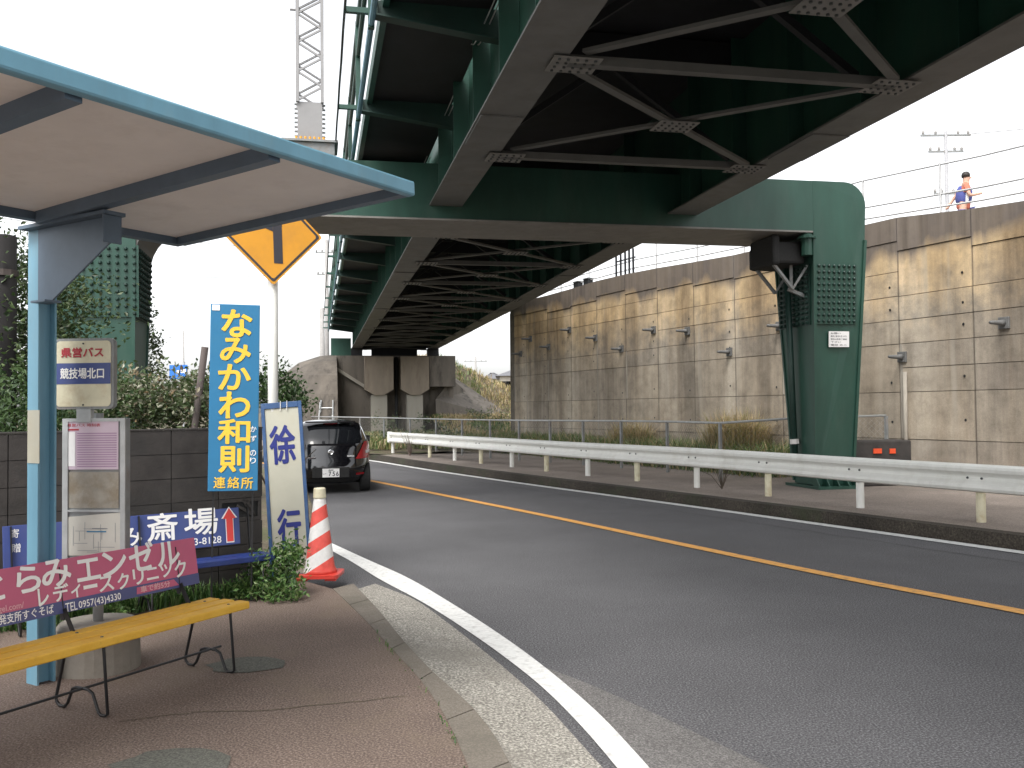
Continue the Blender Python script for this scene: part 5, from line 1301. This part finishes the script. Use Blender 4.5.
q = MB(); q.lathe(pj(.075, 0, 1.60), [(.085, -.04), (.092, .01), (.08, .055), (.045, .085), (.01, .09)], 14); ob = q.build('hair', 'hair', None, (0, 0, 0), smooth=True); ob.parent = ps
q = MB(); q.slab([pj(.165, -.015, 1.53), pj(.165, .015, 1.53), pj(.195, 0, 1.525), ], Z*.04); ob = q.build('nose', 'skin', None, (0, 0, 0)); ob.parent = ps

# ------------------------------------------------------------------ car
hd_ = V3((-.215, .977, 0)).normalized(); rt = V3((hd_.y, -hd_.x, 0))
cp = G(333, 489, 0); cp = V3((333-512, 0, 0)); Yc = 18.3; c0 = P(331, 489, Yc); c0.z = 0
car = thing('parked_car' if False else 'hatchback_car', c0+hd_*1.8, 'small black hatchback driving away on the near lane', 'car')
def CP(s, w, z): return c0+hd_*s+rt*w+Z*z
levels = [  # z, rear s, front s, half width, corner power
    (.20, .16, 3.55, .76, 3.2), (.30, .05, 3.65, .81, 3.4), (.42, .0, 3.69, .828, 3.6), (.56, .0, 3.70, .83, 3.6), (.64, .035, 3.69, .83, 3.6), (.76, .06, 3.62, .828, 3.6),
    (.90, .085, 3.35, .818, 3.6), (.985, .115, 2.95, .80, 3.6), (1.08, .19, 2.72, .765, 3.8), (1.20, .305, 2.42, .71, 4.0), (1.31, .42, 2.16, .66, 4.2), (1.39, .53, 1.96, .60, 3.8), (1.44, .68, 1.75, .50, 3.2), (1.465, .95, 1.5, .30, 2.6)]
def clev(z):
    for a_, b_ in zip(levels, levels[1:]):
        if z <= b_[0]:
            t = (z-a_[0])/(b_[0]-a_[0]); return [lerp(x, y, t) for x, y in zip(a_, b_)]
    return list(levels[-1])
def cs_(z, th, off=0):
    """th 0 = rear centre, +pi/2 = right side"""
    _, r_, f_, w_, p_ = clev(z); m_ = (r_+f_)/2; h_ = (f_-r_)/2
    c_, s_ = math.cos(th), math.sin(th)
    k = (abs(c_)**p_+abs(s_)**p_)**(-1/p_)
    return CP(m_-(h_+off)*k*c_, (w_+off)*k*s_, z)
# parameter with most samples at the corners
NS = 96
ths = []
for k in range(NS):
    ths.append(2*math.pi*k/NS)
def warp(th):
    # the outline is long and thin: measure angle on the unit superellipse instead
    return th
q = MB(); vs = [cs_(l_[0], t) for l_ in levels for t in ths]; nl = len(levels)
q.add(vs, [(i*NS+(k+1) % NS, i*NS+k, (i+1)*NS+k, (i+1)*NS+(k+1) % NS) for i in range(nl-1) for k in range(NS)]+[tuple(range(NS)), tuple((nl-1)*NS+k for k in reversed(range(NS)))])
bo = q.build('body', 'carpaint', car, smooth=True)
def patch(z0, z1, w0, w1, off, nz=6, nw=8, wt0=None, wt1=None):
    """patch on the rear face between half-width fractions w0..w1 (of the level's own width)"""
    q = MB(); vs = []
    for i in range(nz+1):
        z_ = lerp(z0, z1, i/nz); a_ = lerp(w0, wt0 if wt0 is not None else w0, i/nz); b_ = lerp(w1, wt1 if wt1 is not None else w1, i/nz)
        for j in range(nw+1):
            f_ = lerp(a_, b_, j/nw); _, r_, fr_s, hw, p_ = clev(z_)
            # rear face point at width fraction f_
            f2 = max(-.999, min(.999, f_)); ss = (1-abs(f2)**p_)**(1/p_)
            m_ = (r_+fr_s)/2; h_ = (fr_s-r_)/2
            vs.append(CP(m_-h_*ss-off, hw*f2*(1+off/hw), z_+off*.3))
    q.add(vs, [(i*(nw+1)+j, i*(nw+1)+j+1, (i+1)*(nw+1)+j+1, (i+1)*(nw+1)+j) for i in range(nz) for j in range(nw)])
    return q
rw_ = patch(.99, 1.35, -.80, .80, .006, 8, 12, -.86, .86).build('rear_window', 'glass', car, smooth=True)
for s_ in (-1, 1):
    lam = patch(.68, 1.02, .58*s_, .997*s_, .012, 8, 12, .84*s_, .998*s_)
    lo_ = lam.build('tail_light', 'redlamp', car, smooth=True)
    patch(.78, .84, .84*s_, .99*s_, .018, 2, 6).build('indicator', 'clearlamp', lo_, smooth=True)
    patch(.36, .40, .60*s_, .80*s_, .010, 2, 4).build('reflector', 'redlamp', car)
    # side windows and mirrors
    q = MB(); vs = []
    for i in range(5):
        z_ = lerp(1.0, 1.31, i/4); _, r_, f_, w_, p_ = clev(z_)
        for j in range(13):
            sf = lerp(r_+.5, f_-.45, j/12); m_ = (r_+f_)/2; h_ = (f_-r_)/2; x_ = max(-.99, min(.99, (sf-m_)/h_)); vs.append(CP(sf, s_*(w_*(1-abs(x_)**p_)**(1/p_)+.006), z_))
    q.add(vs, [(i*13+j, i*13+j+1, (i+1)*13+j+1, (i+1)*13+j) for i in range(4) for j in range(12)]); q.build('side_window', 'glass', car, smooth=True)
    q = MB(); q.box(CP(2.55, s_*.84, 1.02), .12, .18, .14, hd_); q.build('mirror', 'carpaint', car, bevel=.03)
    for sx in (.62, 3.0):
        q = MB(); q.lathe(CP(sx, s_*.775, .295), [(.20, -.19), (.28, -.18), (.295, -.15), (.295, -.02), (.28, .02), (.20, .03)], 28, rt*s_); wh = q.build('wheel', 'rubber', car, smooth=False)
        q = MB(); q.lathe(CP(sx, s_*.775, .295), [(.19, .0), (.18, .034), (.03, .04)], 20, rt*s_); q.build('rim', 'galv', wh)
hl_ = patch(1.372, 1.392, -.22, .22, .03, 2, 6).build('brake_light', 'redlamp', car)
bd = Board(CP(-.012, 0, .42), rt, Z)
q = MB(); bd.rect(q, -.165, -.085, .165, .085, .028, .02); pl = q.build('number_plate', 'whitetext', car)
q = MB(); bd.textm(q, '・', -.10, -.015, .016, .016, .02, .031); bd.textm(q, '7', -.02, -.018, .05, .09, .03, .031); bd.textm(q, '5', .055, -.018, .05, .09, .03, .031); bd.textm(q, '6', .125, -.018, .05, .09, .03, .031); bd.textm(q, '長崎', 0, .055, .10, .035, .01, .031); bd.textm(q, 'い', -.14, -.02, .03, .035, .01, .031)
q.build('plate_lettering', 'darktext', pl)
q = MB(); bd.rect(q, -.36, -.10, .36, .11, .008, .02); q.build('plate_recess', 'rubber', car, bevel=.01)
eb_ = Board(CP(.05, 0, .83), rt, Z); q = MB(); pts = [eb_.pt(.048*math.cos(k*.2618), .042*math.sin(k*.2618), .03) for k in range(25)]; q.tube(pts, .008, 6); q.box(eb_.pt(0, 0, .032), .12, .012, .022, rt); q.build('emblem', 'chrome', car)
q = MB(); eb_.rect(q, -.50, -.115, -.30, -.095, .022, .004); eb_.rect(q, .32, -.10, .46, -.07, .026, .004); q.build('badge', 'chrome', car)
patch(.235, .30, -.7, .7, .006, 2, 10).build('bumper_trim', 'rubber', car)
q = MB(); q.box(CP(.47, 0, 1.425), .16, 1.0, .03, hd_); q.build('spoiler', 'carpaint', car, bevel=.012)

# ================================================================== camera, light, render
cam = bpy.data.cameras.new('camera'); co = bpy.data.objects.new('camera', cam); COL.objects.link(co)
mw = Matrix.Identity(4)
for i in range(3): mw[i][0] = CR[i]; mw[i][1] = CU[i]; mw[i][2] = -CF[i]; mw[i][3] = CO[i]
co.matrix_world = mw; cam.sensor_width = 36; cam.lens = 36*FPX/1024; cam.clip_end = 2000; cam.clip_start = .05
SC.camera = co
SUN_EL, SUN_AZ = math.radians(56), math.radians(205)               # azimuth clockwise from +Y (the view direction): behind the camera, left
w = bpy.data.worlds.new('World'); SC.world = w; w.use_nodes = True; nt = w.node_tree
bg = nt.nodes['Background']; sky = node(nt, 'ShaderNodeTexSky'); sky.sky_type = 'NISHITA'; sky.sun_disc = False
sky.sun_elevation = SUN_EL; sky.sun_rotation = SUN_AZ; sky.dust_density = 3.0; sky.air_density = 1.0; sky.ozone_density = 1.0
hs_ = node(nt, 'ShaderNodeHueSaturation'); hs_.inputs['Saturation'].default_value = .12; hs_.inputs['Value'].default_value = 1.0
L(nt, sky.outputs['Color'], hs_.inputs['Color']); L(nt, hs_.outputs['Color'], bg.inputs['Color'])
bg.inputs['Strength'].default_value = .15
sl = bpy.data.lights.new('sun', 'SUN'); sl.energy = 1.0; sl.angle = math.radians(25); sl.color = (1, .96, .90)
so_ = bpy.data.objects.new('sun', sl); COL.objects.link(so_)
sd = V3((math.sin(SUN_AZ)*math.cos(SUN_EL), math.cos(SUN_AZ)*math.cos(SUN_EL), math.sin(SUN_EL)))
so_.rotation_euler = sd.to_track_quat('Z', 'Y').to_euler()
SC.view_settings.view_transform = 'Standard'; SC.view_settings.look = 'None'; SC.view_settings.exposure = 1.38; SC.view_settings.gamma = 1
SC.render.engine = 'CYCLES'; SC.cycles.use_denoising = True; SC.cycles.max_bounces = 6
for o_ in bpy.data.objects:
    if '_org' in o_: del o_['_org']
